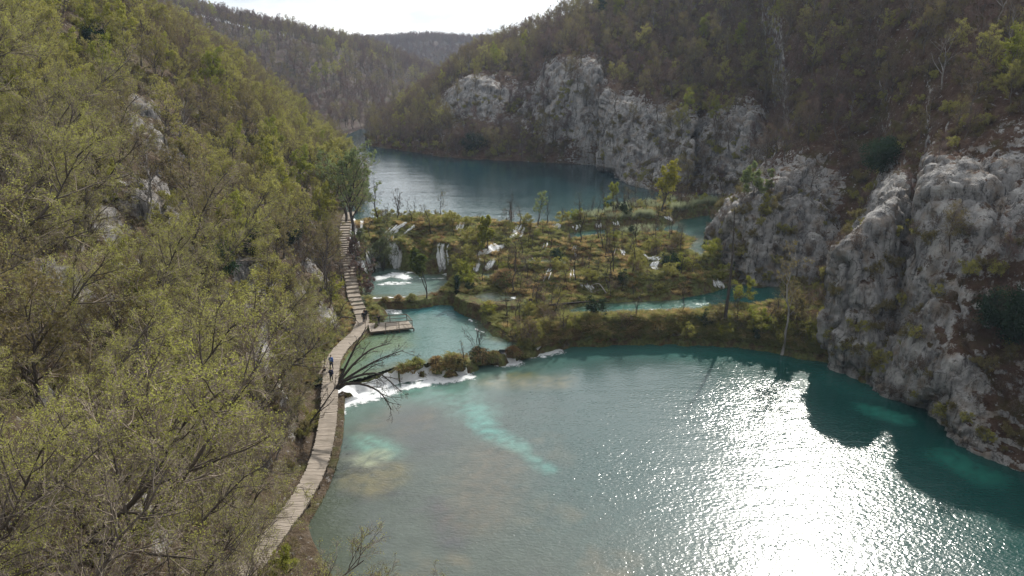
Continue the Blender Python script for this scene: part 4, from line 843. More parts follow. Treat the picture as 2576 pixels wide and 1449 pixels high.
# looks: name of kind, phrase, meshes
LOOK = {}
def look(key, kind, phrase, variants): LOOK[key] = (kind, phrase, [tree_meshes(**v) for v in variants])
look('green', 'budding_tree', 'fresh yellow-green budding tree', [dict(seed=s, H=9., leafn=2900, leafs=.09, leafm='leaf_green', spread=1.05) for s in (11, 12, 13)])
look('olive', 'budding_tree', 'olive-brown budding tree', [dict(seed=s, H=9., leafn=2300, leafs=.085, leafm='leaf_olive', spread=1.1) for s in (21, 22)])
look('bright', 'budding_tree', 'bright lime-green leafing tree', [dict(seed=31, H=8., leafn=4600, leafs=.105, leafm='leaf_bright')])
look('bare', 'bare_tree', 'bare brown twiggy tree', [dict(seed=s, H=9., leafn=1500, leafs=.07, leafm='leaf_brown', limbs=15, m4=5) for s in (41, 42)])
look('grey', 'bare_tree', 'bare grey-stemmed tree', [dict(seed=51, H=9., leafn=700, leafs=.07, leafm='leaf_brown', twigm='bark', barkm='palebark', m4=5)])
look('red', 'bare_tree', 'reddish-brown bare tree', [dict(seed=s, H=9., leafn=2000, leafs=.08, leafm='leaf_red', twigm='redtwig', limbs=15) for s in (61, 62)])
look('lgreen', 'budding_tree', 'long leaning yellow-green budding tree', [dict(seed=s, H=12.5, lean=(.45, .05), leafn=8500, leafs=.034, leafm='leaf_buds', m4=6, rtrunk=.012, limbs=15, t0=.25, spread=.9, up=.15, m3=6, jit=.06, twigm='palertwig') for s in (71, 72, 73)])
look('lbare', 'bare_tree', 'long leaning bare dark tree', [dict(seed=s, H=12.5, lean=(.5, .1), leafn=3000, leafs=.032, leafm='leaf_buds', m4=6, barkm='bark', rtrunk=.0115, limbs=16, t0=.25, spread=.95, up=.15, m3=6, twigm='palertwig') for s in (81, 82)])
def inst(root_name, me_pair, loc, rot, s, label, cat_, group=None):
    r = empty(root_name, loc, rot, s); tag(r, label, cat_, group); link('trunk', me_pair[0], r); link('crown', me_pair[1], r); return r

# ------------------------------------------------------------------ the woods
rng = np.random.default_rng(3)
PROT = []          # things the photo shows that no crown may hide: u, v, depth
for p in PATH[::10]:
    u, v, d = proj(p)
    if 560 < v < 1350: PROT.append((float(u), float(v), float(d)-3, .3 if v < 770 else .8 if v < 1130 else .5))
for (u0, u1, v0, v1, dd) in [(1350, 1500, 185, 370, 205), (1146, 1205, 205, 255, 235), (1530, 1690, 290, 430, 170), (1730, 1890, 320, 470, 158), (1800, 2020, 520, 700, 106), (2090, 2200, 580, 880, 82), (2230, 2260, 510, 640, 86), (2310, 2576, 480, 650, 72), (2130, 2300, 680, 980, 76), (2300, 2500, 720, 1090, 66)]:
    for u in np.arange(u0, u1, 34):
        for v in np.arange(v0, v1, 34): PROT.append((u, v, dd, .6))
for p in OUTP:
    u, v, d = proj(p)
    if v < 900: PROT.append((float(u), float(v), float(d)-1, .7 if u > 600 else .5))
for u, v in [(930, 400), (945, 450), (960, 500), (900, 350), (1000, 700), (1040, 740), (960, 760), (1000, 820), (900, 900), (930, 560)]: PROT.append((u, v, 60, .7))
PROT = np.array(PROT)
def sample(tname, n, seed):
    rg = np.random.default_rng(seed); _, V, F, rk = next(t for t in TERR if t[0] == tname)
    a, b, c, d = V[F[:, 0]], V[F[:, 1]], V[F[:, 2]], V[F[:, 3]]; nrm = np.cross(c-a, d-b); ar = np.abs(nrm[:, 2])*.5+.15*np.linalg.norm(nrm, axis=1)*.5      # mostly by plan area
    i = rg.choice(len(F), n, p=ar/ar.sum()); s, t = rg.random((2, n, 1)); P = (a[i]*(1-s)+b[i]*s)*(1-t)+(d[i]*(1-s)+c[i]*s)*t
    nz = np.abs(nrm[i, 2])/np.maximum(np.linalg.norm(nrm[i], axis=1), 1e-9); return P, rk[F[i, 0]], nz
def thin(P, r):
    cell = {}; keep = []
    for i, (p, rr) in enumerate(zip(P, r)):
        k = (int(p[0]//4), int(p[1]//4)); ok = True
        for dx in (-1, 0, 1):
            for dy in (-1, 0, 1):
                for j in cell.get((k[0]+dx, k[1]+dy), ()):
                    if (P[j, 0]-p[0])**2+(P[j, 1]-p[1])**2+.5*(P[j, 2]-p[2])**2 < rr*rr: ok = False; break
                if not ok: break
            if not ok: break
        if ok: cell.setdefault(k, []).append(i); keep.append(i)
    return np.array(keep)
TREES = []          # (pos, look, variant, scale, rot, terrain)
def plant(tname, n, seed, space, mix, hscale, rockmax=.62, region=None, lean_dir=None):
    P, rk, nz = sample(tname, n, seed); rg = np.random.default_rng(seed+1); u, v, d = proj(P+[0, 0, 5])
    ok = (P[:, 2] > (8.05 if tname == 'hill' else 8.6 if tname != 'hillside' else .9)) | ((tname == 'cliff') & (P[:, 2] > .6) & (P[:, 1] < 118))
    ok &= (rk < rockmax) | (rg.random(n) < .04); ok &= path_dist(P[:, 0], P[:, 1]) > 2.4; ok &= np.hypot(P[:, 0], P[:, 1]) > 20
    ok &= (u > -420) & (u < 3000) & (v > -700) & (v < 1900) & (P[:, 1] > 12)
    inb = (P[:, 0] > -29) & (P[:, 0] < 50) & (P[:, 1] > 80) & (P[:, 1] < 150); z_b = bz(P[:, 0], P[:, 1]); ok &= ~(inb & (z_b > P[:, 2]-.2))
    if region is not None: ok &= region(P, u, v)
    P = P[ok]; P = P[thin(P, space*rg.uniform(.8, 1.3, len(P)))]
    f1 = fbm(P, .03, 3, off=seed); f2 = rg.random(len(P)); q = np.clip(.5+f1*.9+(f2-.5)*.75, 0, .999); keys = [k for k, w in mix]; cs = np.cumsum([w for k, w in mix]); cs = cs/cs[-1]
    for p, qq in zip(P, q):
        key = keys[int(np.searchsorted(cs, qq))]; s = hscale*rg.uniform(.7, 1.2)
        H = s*(12.5 if key[0] == 'l' else 9.); c = p+[0, 0, H*.58]
        if key[0] == 'l': c = c+[H*.22, 0, 0]
        uc, vc, dc = proj(c); rp = .30*H*FPX/dc
        hid = ((PROT[:, 2] > dc-2) & (np.hypot(PROT[:, 0]-uc, (PROT[:, 1]-vc)*.85) < rp) & (rg.random(len(PROT)) < PROT[:, 3]))
        if hid.any(): continue
        if p[1] < 62 and tname == 'hillside':
            fr3 = np.array([.45, .7, .95]); lx = (.62 if key[0] == 'l' else .2)*H; ut, vt, _ = proj(p+np.stack([lx*fr3+.17*H, 0*fr3, H*fr3*.92], 1))
            if ((ut > 1010) & (vt < 1400)).any() or ((ut > 840) & ((vt < 1275) | (key not in ('lbare', 'bare')))).any() or (ut > 1250).any(): continue
        if tname == 'cliff' and p[1] < 125 and p[2] < 29:
            if rg.random() < .6: continue
            key = ('bare', 'olive', 'red')[int(rg.integers(3))]; s *= .6
        var = int(rg.integers(len(LOOK[key][2])))
        if lean_dir: rot = (rg.normal(0, .06), rg.normal(lean_dir, .10), rg.normal(0, .5) if key[0] == 'l' else rg.random()*.8)
        else: rot = (rg.normal(0, .07), rg.normal(0, .07), rg.random()*6.28)
        TREES.append((p-[0, 0, .1 if tname != 'distant_hill' else .38*H], key, var, s, rot, tname))
near_r = lambda P, u, v: (P[:, 1] < 84)
plant('hillside', 14000, 101, 3.1, [('lbare', .45), ('lgreen', .5), ('olive', .05)], .95, .8, lambda P, u, v: (P[:, 1] < 76) & (P[:, 2] < 40), .12)
plant('hillside', 14000, 107, 2.5, [('lbare', .7), ('bare', .1), ('lgreen', .2)], .62, .9, lambda P, u, v: (P[:, 1] < 66) & (P[:, 2] < 30) & (u < 900), .12)
plant('hillside', 9000, 106, 2.6, [('bare', .35), ('grey', .1), ('olive', .3), ('green', .2), ('bright', .05)], .5, .8, lambda P, u, v: (P[:, 1] < 90) & (P[:, 2] < 24), .2)
plant('hillside', 16000, 102, 3.2, [('bare', .22), ('grey', .06), ('olive', .3), ('green', .34), ('bright', .08)], .92, .62, lambda P, u, v: (P[:, 1] >= 70), .10)
plant('cliff', 30000, 103, 3.3, [('red', .2), ('bare', .3), ('grey', .06), ('olive', .27), ('green', .15), ('bright', .02)], .78, .5)
plant('hill', 30000, 104, 4.6, [('red', .36), ('bare', .18), ('grey', .04), ('olive', .27), ('green', .12), ('bright', .03)], 1.05, 2.)
plant('distant_hill', 24000, 105, 5.0, [('red', .55), ('bare', .35), ('grey', .10)], 1.35, 2.)
print('trees', len(TREES))
# which stand out largest become things, the rest is one mass of forest
info = []
for i, (p, key, var, s, rot, tn_) in enumerate(TREES):
    H = s*(12.5 if key[0] == 'l' else 9.); u, v, d = proj(p+[0, 0, H*.6]); vis = (-40 < u < 2620) and (-60 < v < 1520) and tn_ in ('hillside', 'cliff')
    info.append((H*FPX/d if vis else 0, i))
info.sort(reverse=True); quota = {'budding_tree': 260, 'bare_tree': 260}; single = set()
for sz, i in info:
    k = LOOK[TREES[i][1]][0]
    if sz > 0 and quota[k] > 0: quota[k] -= 1; single.add(i)
def zone(p, tn_):
    x, y, z = p
    if tn_ == 'hillside':
        up = 'at the foot of the left slope' if z < 9 else 'low on the left slope' if z < 20 else 'halfway up the left slope' if z < 34 else 'high on the left slope'
        if y < 52: w = 'below the viewpoint'
        elif y < 70: w = 'above the nearest boardwalk'
        elif y < 90: w = 'uphill of the walkers'
        elif y < 112: w = 'uphill of the jetty'
        elif y < 136: w = 'uphill of the stairs'
        elif y < 170: w = 'beside the upper lake start'
        else: w = 'beside the far upper lake'
        return up+' '+w
    up = 'at the foot of the right bank' if z < 14 else 'low on the right slope' if z < 30 else 'high on the right slope' if z < 48 else 'near the right rim'
    w = 'by the glittering lower lake' if y < 90 else 'behind the pointed rock spire' if y < 125 else 'above the tufa barrier' if y < 160 else 'by the tall grey cliffs' if y < 215 else 'by the upper lake bend'
    return up+' '+w
labs = {}
for i in single:
    p, key, var, s, rot, tn_ = TREES[i]; labs.setdefault(LOOK[key][1]+' '+zone(p, tn_), []).append(i)
for lb, ids in labs.items():
    for i in ids:
        p, key, var, s, rot, tn_ = TREES[i]; inst(LOOK[key][0], LOOK[key][2][var], p, rot, s, lb, 'tree', lb.replace(' tree ', ' trees ', 1) if len(ids) > 1 else None)
# one object for the rest, instancing the meshes of trees that stand in the scene
def gn_scatter(name, pts, kinds, rots, scl, sources, label, cat_):
    """sources: for each kind a list of objects whose meshes are set on its points"""
    me = bpy.data.meshes.new(name); P = np.asarray(pts, np.float32); me.vertices.add(len(P)); me.vertices.foreach_set('co', P.ravel())
    a = me.attributes.new('kind', 'INT', 'POINT'); a.data.foreach_set('value', np.asarray(kinds, np.int32)); a = me.attributes.new('turn', 'FLOAT_VECTOR', 'POINT'); a.data.foreach_set('vector', np.asarray(rots, np.float32).ravel())
    a = me.attributes.new('size', 'FLOAT', 'POINT'); a.data.foreach_set('value', np.asarray(scl, np.float32)); me.update()
    o = link(name, me); tag(o, label, cat_, kind='stuff'); ng = bpy.data.node_groups.new(name, 'GeometryNodeTree')
    ng.interface.new_socket('Geometry', in_out='INPUT', socket_type='NodeSocketGeometry'); ng.interface.new_socket('Geometry', in_out='OUTPUT', socket_type='NodeSocketGeometry')
    n = ng.nodes; l = ng.links; gi = n.new('NodeGroupInput'); go = n.new('NodeGroupOutput'); jn = n.new('GeometryNodeJoinGeometry')
    def na(nm, t): q = n.new('GeometryNodeInputNamedAttribute'); q.data_type = t; q.inputs['Name'].default_value = nm; return q.outputs[0]
    kd = na('kind', 'INT'); tu = na('turn', 'FLOAT_VECTOR'); sz = na('size', 'FLOAT'); er = n.new('FunctionNodeEulerToRotation'); l.new(tu, er.inputs[0])
    for k, objs in enumerate(sources):
        cmp_ = n.new('FunctionNodeCompare'); cmp_.data_type = 'INT'; cmp_.operation = 'EQUAL'; l.new(kd, cmp_.inputs[2]); cmp_.inputs[3].default_value = k
        for ob in objs:
            oi = n.new('GeometryNodeObjectInfo'); oi.transform_space = 'ORIGINAL'; oi.inputs['Object'].default_value = ob; oi.inputs['As Instance'].default_value = True
            ip = n.new('GeometryNodeInstanceOnPoints'); l.new(gi.outputs[0], ip.inputs['Points']); l.new(cmp_.outputs[0], ip.inputs['Selection']); l.new(oi.outputs['Geometry'], ip.inputs['Instance']); l.new(er.outputs[0], ip.inputs['Rotation']); l.new(sz, ip.inputs['Scale']); l.new(ip.outputs[0], jn.inputs[0])
    l.new(jn.outputs[0], go.inputs[0]); md = o.modifiers.new('scatter', 'NODES'); md.node_group = ng; return o
src, kidx = [], {}
for key in LOOK:
    for v in range(len(LOOK[key][2])):
        tr, cr_ = LOOK[key][2][v]; ot = next((o for o in COL.objects if o.data == tr), None); oc = next((o for o in COL.objects if o.data == cr_), None)
        if ot and oc: kidx[(key, v)] = len(src); src.append([ot, oc])
rest = [TREES[i] for i in range(len(TREES)) if i not in single and (TREES[i][1], TREES[i][2]) in kidx]
gn_scatter('forest', [t[0] for t in rest], [kidx[(t[1], t[2])] for t in rest], [t[4] for t in rest], [t[3] for t in rest], src, 'brown and green budding woods covering the hillsides', 'forest')
# ------------------------------------------------------------------ single trees the photo picks out
def at_ground(u, v):
    p = hit(u, v, ('hillside', 'cliff', 'terrain')); return p
def custom(name, label, axes_px, base=None, H=10., seed=1, kind='tree', rt=None, **kw):
    """axes_px: polylines of (u, v, depth); the tree stands where the first point is"""
    A = [np.array([aty(*q) for q in a]) for a in axes_px]; o = A[0][0].copy(); A = [a-o for a in A]
    tr, cr_ = tree_meshes(seed, H, axes=[resamp(a, 10) for a in A], rtrunk=rt or .016, **kw); r = inst(name, (tr, cr_), o, (0, 0, 0), 1., label, kind); return r
def resamp(a, n):
    a = crom(a, 8) if len(a) > 2 else a; L = np.r_[0, np.cumsum(np.linalg.norm(np.diff(a, axis=0), axis=1))]; t = np.linspace(0, L[-1], n); return np.stack([np.interp(t, L, a[:, k]) for k in range(3)], 1)
# the dark tree that leans right across the boardwalk
D0 = 69.
custom('leaning_tree', 'dark bare tree leaning right across the boardwalk over the white cascade', [
  [(738, 1110, 67.5), (775, 1070, 68), (812, 1020, 68.5), (838, 982, 69), (850, 965, 69.3)],
  [(846, 970, 69.2), (868, 925, 70), (895, 870, 71), (920, 825, 72.5)],
  [(848, 968, 69.2), (885, 920, 70), (930, 880, 71.5), (985, 862, 73)],
  [(848, 968, 69.2), (890, 940, 69.5), (950, 905, 70), (1015, 880, 71)],
  [(850, 965, 69.3), (900, 945, 69), (955, 940, 68.5), (1010, 985, 68)],
  [(850, 968, 69.3), (905, 965, 69), (955, 985, 68), (985, 1030, 67.5)]], H=11, seed=901, limbs=36, leafn=260, leafs=.05, leafm='leaf_olive', twigm='darkbark', barkm='darkbark', t0=.3, ang=(15, 42), up=-.05, limbr=.42, m2=4, m3=3, m4=3, rt=.0145, tw=.016)
custom('leaning_tree', 'thin dark bare tree leaning right beside the jetty entrance', [[(829, 842, 93), (845, 808, 93.5), (856, 785, 94), (868, 762, 94.5), (884, 756, 95)], [(851, 797, 93.8), (868, 797, 94), (890, 800, 94.5), (905, 815, 95)]], H=7, seed=902, limbs=10, leafn=60, leafs=.05, leafm='leaf_olive', twigm='darkbark', barkm='darkbark', m2=3, m3=3, m4=2, limbr=.3, t0=.4, rt=.014)
def stand(name, label, u, v, H, look_kw, seed, rot=(0, 0, 0), cat_='tree', names=('hillside', 'cliff', 'terrain')):
    p = hit(u, v, names); kw = dict(leafn=1800, leafs=.1); kw.update(look_kw); kw['leafn'] = int(kw['leafn']*2.3); kw['leafs'] *= 1.15; kw.setdefault('tw', .018); kw.setdefault('rtrunk', .02); tr, cr_ = tree_meshes(seed, H, **kw); return inst(name, (tr, cr_), p-[0, 0, .1], rot, 1., label, cat_)
stand('yellow_tree', 'bright yellow leafing tree in front of the grey cliff by the upper lake', 1668, 530, 8.4, dict(leafm='leaf_yellow', leafn=1900, leafs=.13, barkm='darkbark', t0=.35), 903, names=('terrain',))
stand('young_tree', 'small slim yellow-green tree on the strip beside the upper lake', 1543, 532, 5.6, dict(leafm='leaf_bright', leafn=900, leafs=.1, limbs=10, m2=4, m3=4), 904, names=('terrain',))
stand('willow_bush', 'pale green rounded willow bush below the grey cliff corner', 1900, 492, 4.8, dict(leafm='leaf_pale', leafn=3600, leafs=.11, stems=5, limbs=20, t0=.15), 905)
stand('small_tree', 'round fresh green tree beside the broken white cascade', 1228, 632, 5.4, dict(leafm='leaf_bright', leafn=3000, leafs=.13, t0=.2), 906, names=('terrain',))
stand('small_tree', 'dark green small tree with a forked trunk in the stream above the jetty', 1074, 748, 6.6, dict(leafm='leaf_mid', leafn=3000, leafs=.12, t0=.55, barkm='darkbark', stems=2, limbs=14), 907, names=('terrain',))
stand('stream_tree', 'grey-green tree leaning right out of the rapids beside the stairs', 935, 690, 8.6, dict(leafm='leaf_grey', leafn=1900, leafs=.09, lean=(.22, 0), barkm='darkbark', stems=3, limbs=16), 908)
stand('stream_tree', 'bushy grey-green tree at the foot of the tallest falls', 968, 690, 6.4, dict(leafm='leaf_grey', leafn=2200, leafs=.09, barkm='darkbark', stems=3, limbs=15, lean=(.08, 0)), 909, names=('terrain',))
stand('shore_tree', 'tall grey-green tree rising beside the top of the stairs', 884, 640, 17., dict(leafm='leaf_pale', leafn=4200, leafs=.11, barkm='darkbark', limbs=20, t0=.38), 910)
stand('shore_tree', 'second tall tree with fresh green top at the start of the upper lake', 872, 560, 13., dict(leafm='leaf_green', leafn=4200, leafs=.11, barkm='darkbark', limbs=18, t0=.3, stems=2), 911)
stand('thin_bare_tree', 'thin bare tree standing alone at the upper lake edge', 952, 556, 7.5, dict(leafn=0, twigm='darkbark', barkm='darkbark', limbs=10, m2=4, m3=3, m4=2, t0=.35), 912, names=('terrain',))
stand('wispy_tree', 'wispy pale green sapling in front of the lake by the widest fall', 1352, 572, 6.4, dict(leafm='leaf_pale', leafn=420, leafs=.09, limbs=9, m2=4, m3=3, m4=2, t0=.4), 913, names=('terrain',))
stand('water_shrub', 'black multi-stemmed bare shrub at the lip of the first cascade', 1203, 884, 5.0, dict(leafn=0, stems=9, limbs=30, twigm='darkbark', barkm='darkbark', m2=4, m3=3, m4=2, t0=.3, tw=.014, ang=(15, 45)), 914, names=('terrain',))
stand('water_shrub', 'smaller dark bare shrub on a tussock by the white chute', 1281, 886, 3.8, dict(leafn=100, leafm='leaf_olive', stems=7, limbs=22, twigm='darkbark', barkm='darkbark', m2=4, m3=3, m4=2, t0=.3, ang=(15, 50)), 915, names=('terrain',))
stand('bare_trunk_tree', 'slender grey bare tree on the middle bank left of the dark tussock mound', 1290, 735, 8.4, dict(leafn=0, limbs=9, m2=3, m3=3, m4=2, t0=.3, twigm='darkbark', barkm='bark', limbr=.2, rtrunk=.013), 916, names=('terrain',))
stand('pale_trunk_tree', 'tall pale-trunked bare tree at the right end of the front bank', 1967, 888, 15.5, dict(leafn=300, leafm='leaf_olive', limbs=12, t0=.35, barkm='palebark', limbr=.2, rtrunk=.011), 917)
stand('young_tree', 'thin yellow-green tree beside the pale trunk', 2000, 850, 6., dict(leafn=1500, leafm='leaf_olive', limbs=12), 918)
stand('young_tree', 'light green bush-like tree at the foot of the dead snag', 1850, 770, 4.2, dict(leafn=1300, leafm='leaf_bright', leafs=.08, limbs=12, stems=3), 919, names=('terrain',))
for a in [('reddish twiggy bush between the stairs and the rapids', 912, 705, 3.6, 941), ('second reddish twiggy bush nearer to the jetty', 925, 742, 2.8, 942), ('twiggy brown bush overhanging the upper stairs', 896, 655, 4.2, 943)]: stand('twiggy_bush', a[0], a[1], a[2], a[3], dict(leafn=300, leafm='leaf_red', twigm='redtwig', barkm='darkbark', stems=7, limbs=26, t0=.12, ang=(20, 60)), a[4], cat_='bush')
def conifer(name, label, u, v, H, seed, dead=False, names=('hillside', 'cliff', 'terrain')):
    p = hit(u, v, names); rg = np.random.default_rng(seed); K = 9; t = np.linspace(0, 1, K); P0 = np.stack([.02*H*np.sin(t*3), 0*t, H*t], 1)[None]; R0 = ((.017 if dead else .013)*H*(1-.8*t))[None]; P0[:, 0, 2] -= .4
    nb = 60; tt = rg.uniform(.16, .98, nb); az = rg.random(nb)*6.28; base = np.stack([np.interp(tt, t, P0[0, :, k]) for k in range(3)], 1); ln_ = H*.24*(1.08-tt)*rg.uniform(.5, 1.1, nb)
    d = np.stack([np.cos(az), np.sin(az), np.full(nb, -.12)], 1); x = np.linspace(0, 1, 5)[None, :, None]; P1 = base[:, None]+d[:, None]*ln_[:, None, None]*x+np.array([0, 0, 1])*(ln_[:, None, None]*.12*x**2); R1 = (.012+.02*(1-tt))[:, None]*np.linspace(1, .25, 5)[None]
    P2, R2, L2 = kids(P1, R1, ln_, 5, .2, 1, (30, 60), .35, 3, -.05, .12, .012, rg); tr = mesh('trunk', *tubes(P0, R0, 8), M['darkbark'] if dead else M['bark'])
    V, F, I = cat([(*tubes(P1, R1, 4), 0), (*ribbons(P2, .016, rg), 0)]+([] if dead else [(*leaves(P2, 5200, .13, .14, rg, 0.), 1)])); cm = mesh('crown', V, F, [M['bark'], M['leaf_dark']], I)
    return inst(name, (tr, cm), p, (rg.normal(0, .02), rg.normal(0, .02), 0), 1., label, 'tree')
conifer('dead_snag', 'tall dead snag with bare drooping side branches on the front bank', 1822, 812, 15.2, 920, True, ('terrain',))
conifer('dark_spire_tree', 'thin dark pointed tree on the right skyline', 1510, 60, 12., 921)
conifer('dark_spire_tree', 'small dark conifer on the far brown hill', 1030, 165, 17., 922, names=('hill',))
def evergreen(label, u, v, w, h, seed, n=5200, names=('hillside', 'cliff')):
    rg = np.random.default_rng(seed); p = hit(u, v, names); K = 6; t = np.linspace(0, 1, K)
    tr, cr_ = tree_meshes(seed, h, limbs=18, leafn=0, barkm='darkbark', twigm='darkbark', stems=2, t0=.15, spread=w/h*1.2, m3=4, m4=3)
    nc = 40; c = rg.normal(size=(nc, 3)); c = unit(c)*rg.uniform(.35, 1, (nc, 1))**.6*[w*.5, w*.5, h*.42]+[0, 0, h*.55]; k = rg.integers(0, nc, n); q = c[k]+rg.normal(0, .13*w*.5+.1, (n, 3)); uu = unit(rg.normal(size=(n, 3))); vv = unit(np.cross(uu, rg.normal(size=(n, 3)))); s = rg.uniform(.09, .17, (n, 1))
    V = np.stack([q-uu*s, q-vv*s*.6, q+uu*s, q+vv*s*.6], 1).reshape(-1, 3); lm = mesh('leaves_', V, np.arange(n*4).reshape(n, 4), [M['leaf_dark']]); cm = joined('crown', cr_, lm); return inst('evergreen_tree', (tr, cm), p, (0, 0, 0), 1., label, 'tree')
for a in [('dark evergreen on the left slope beside the upper white outcrop', 545, 705, 4.2, 4.0, 931), ('second dark evergreen higher and nearer to the stairs', 722, 625, 3.8, 4.4, 932), ('narrow dark evergreen on the left slope under a bare tree', 640, 640, 2.4, 3.2, 933), ('broad black-green evergreen at the right edge of the cliff', 2545, 850, 6.0, 5.2, 934, 8000), ('dark evergreen in the hollow above the pointed rock spire', 2215, 440, 5.5, 5.0, 935), ('dark ivy-clad evergreen among the brown trees at the photo\'s upper left', 240, 150, 3.4, 4.2, 936), ('dark evergreen by the water under the far grey cliffs', 1190, 385, 7., 6., 937)]: evergreen(*a)
# ivy-clad stub, fallen trunk, dead stems
p = hit(1150, 738, ('terrain',)); rg = np.random.default_rng(77); mb = MB(); mb.tube([p-[0, 0, .4], p+[0, 0, 1.2], p+[.1, 0, 2.6]], [.22, .2, .12], 7); st_ = mb.build('ivy_stub', M['darkbark']); tag(st_, 'dark ivy-covered broken stub beside the stream', 'tree stump')
n = 1400; tz = rg.random(n)*2.7; q = p+np.stack([rg.normal(0, .2, n), rg.normal(0, .2, n), tz], 1); uu = unit(rg.normal(size=(n, 3))); vv = unit(np.cross(uu, rg.normal(size=(n, 3)))); s = .07; V = np.stack([q-uu*s, q-vv*s, q+uu*s, q+vv*s], 1).reshape(-1, 3); link('ivy', mesh('ivy', V, np.arange(n*4).reshape(n, 4), M['leaf_dark']), st_)
def log(label, pts, r0, r1, m='darkbark', name='fallen_trunk', cat_='fallen trunk', twigs=0, seed=5):
    P = resamp(np.array([hit(u, v, ('terrain',))+[0, 0, dz] for u, v, dz in pts]), 10); o = P[0].copy(); rg = np.random.default_rng(seed); R0 = np.linspace(r0, r1, 10)
    parts = [(*tubes((P-o)[None], R0[None], 7), 0)]
    if twigs:
        P1, R1, L1 = kids((P-o)[None], R0[None], np.array([3.2]), twigs, .1, .95, (40, 90), .6, 5, .3, .2, .014, rg); P2, R2, L2 = kids(P1, R1, L1, 5, .2, 1, (25, 60), .5, 4, .1, .15, .012, rg); parts += [(*tubes(P1, R1, 4), 0), (*ribbons(P2, .014, rg), 0)]
    V, F, I = cat(parts); ob = link(name, mesh(name, V, F, M[m]), None, o); tag(ob, label, cat_)
log('long dark fallen trunk with a tangle of branches lying across the front bank', [(1372, 778, .5), (1420, 776, .7), (1480, 776, 1.0), (1532, 776, 1.1)], .2, .07, twigs=22)
log('short pale dead stem standing slanted on the middle bank', [(1536, 664, 0), (1548, 640, .9)], .09, .05, 'palebark', 'driftwood', 'driftwood')
log('pale broken branch lying beside the narrow dark pool', [(1338, 650, .1), (1350, 664, .2)], .08, .04, 'palebark', 'driftwood', 'driftwood')
log('pale curved dead branch hanging over the long green pool', [(1525, 742, .3), (1505, 728, .9), (1482, 735, .9)], .09, .04, 'palebark', 'driftwood', 'driftwood', 5)
log('thin bare branch dipping into the lower lake below the front bank', [(1430, 868, 1.6), (1410, 900, .1)], .06, .03, 'bark', 'driftwood', 'driftwood', 4)
log('short weathered stump beside the grey riffle pool', [(1334, 770, -.2), (1335, 769, 1.0)], .28, .25, 'bark', 'stump', 'tree stump')

# ------------------------------------------------------------------ plants of the tufa barrier
MARKS = [((1000, 830), 'the jetty'), ((1450, 778), 'the fallen trunk'), ((1822, 800), 'the dead snag'), ((1303, 585), 'the widest white fall'), ((1225, 655), 'the broken cascade'), ((1500, 555), 'the three tiny falls'), ((1660, 520), 'the yellow tree'), ((1740, 575), 'the dark teal pool'), ((1400, 690), 'the crooked rivulet'), ((1640, 660), 'the stony riffles'), ((1600, 735), 'the long green pool'), ((1960, 860), 'the pale trunk tree'), ((1117, 640), 'the veil fall'), ((1010, 590), 'the slanting fall'), ((1090, 745), 'the forked stream tree'), ((1250, 815), 'the grassy strip'), ((1550, 850), 'the front bank edge'), ((1700, 840), 'the sunlit bank edge'), ((1500, 630), 'the middle terrace'), ((1120, 910), 'the first cascade')]
MW = np.array([hit(*m[0], names=('terrain',)) for m in MARKS])
def mark(p): return MARKS[int(np.linalg.norm((MW-p)*[1, 1, 1.5], axis=1).argmin())][1]
okc = (sf > .5) & (st < .3) & (pool_in < -.35) & (path_dist(fx, fy) > 1.4) & (fy < 166); cell = np.where(okc)[0]
face = cell[(sf[cell] < 2.6)]
edge = cell[(np.abs(pool_in[cell]) < 1.3) | (sf[cell] < 2.2)]
def pick(n, seed, ids=None):
    rg = np.random.default_rng(seed); c = rg.choice(cell if ids is None else ids, n); x = fx[c]+rg.uniform(-.14, .14, n); y = fy[c]+rg.uniform(-.14, .14, n); return np.stack([x, y, bz(x, y)], 1), rg
def tuft(name, seed, h, n, m, spread, droop):
    rg = np.random.default_rng(seed); a = rg.random(n)*6.28; r = rg.random(n)**.5*.16; b = np.stack([np.cos(a)*r, np.sin(a)*r, 0*a], 1); d = np.stack([np.cos(a), np.sin(a), 0*a], 1)*rg.uniform(.1, spread, (n, 1)); hh = h*rg.uniform(.6, 1.1, (n, 1)); t = np.linspace(0, 1, 4)[None, :, None]
    P = b[:, None]+d[:, None]*t**1.6*h+np.array([0, 0, 1])*hh[:, None]*(t-droop*t**2.5); V, F = ribbons(P, .022, rg); V[:, 2] -= .05; return mesh(name, V, F, M[m])
TU = [tuft('grass_tussock', s, *a) for s, a in enumerate([(.75, 60, 'straw', .8, .45), (.7, 60, 'sedge', .8, .4), (.65, 60, 'brownsedge', .9, .5), (1.25, 44, 'reed', .35, .15), (.55, 70, 'sedge', 1.0, .5)])]
TUO = []
for me, (u, v, s), lb in zip(TU, [(1290, 842, 1.2), (1060, 918, 1.3), (1095, 742, 1.5), (1600, 590, 1.1), (1130, 935, 1.2)], ['large straw-coloured tussock at the end of the grassy strip', 'dark green grassy tussock on the lip of the first cascade', 'rust-brown tussock on the small islet below the tallest falls', 'grey-green reed clump on the top terrace', 'green tussock between two white streams of the first cascade']):
    o = link('grass_tussock', me, None, hit(u, v, ('terrain',))); o.scale = (s, s, s); tag(o, lb, 'grass tussock'); TUO.append(o)
P, rg = pick(11000, 40); Pe, _ = pick(2600, 41, edge); Pf, _ = pick(6500, 42, face); nf = len(Pf); P = np.concatenate([P, Pe, Pf]); nk = fbm(P, .16, 3, off=3.)+rg.normal(0, .28, len(P)); reed = (P[:, 1] > 126) & (P[:, 0] > 8) & (fbm(P, .1, 3, off=9.) > -.05)
kd = np.where(nk < -.42, 2, np.where(nk < -.2, 0, np.where(nk < .2, 1, 4))); kd = np.where(reed & (rg.random(len(P)) < .75), 3, kd)
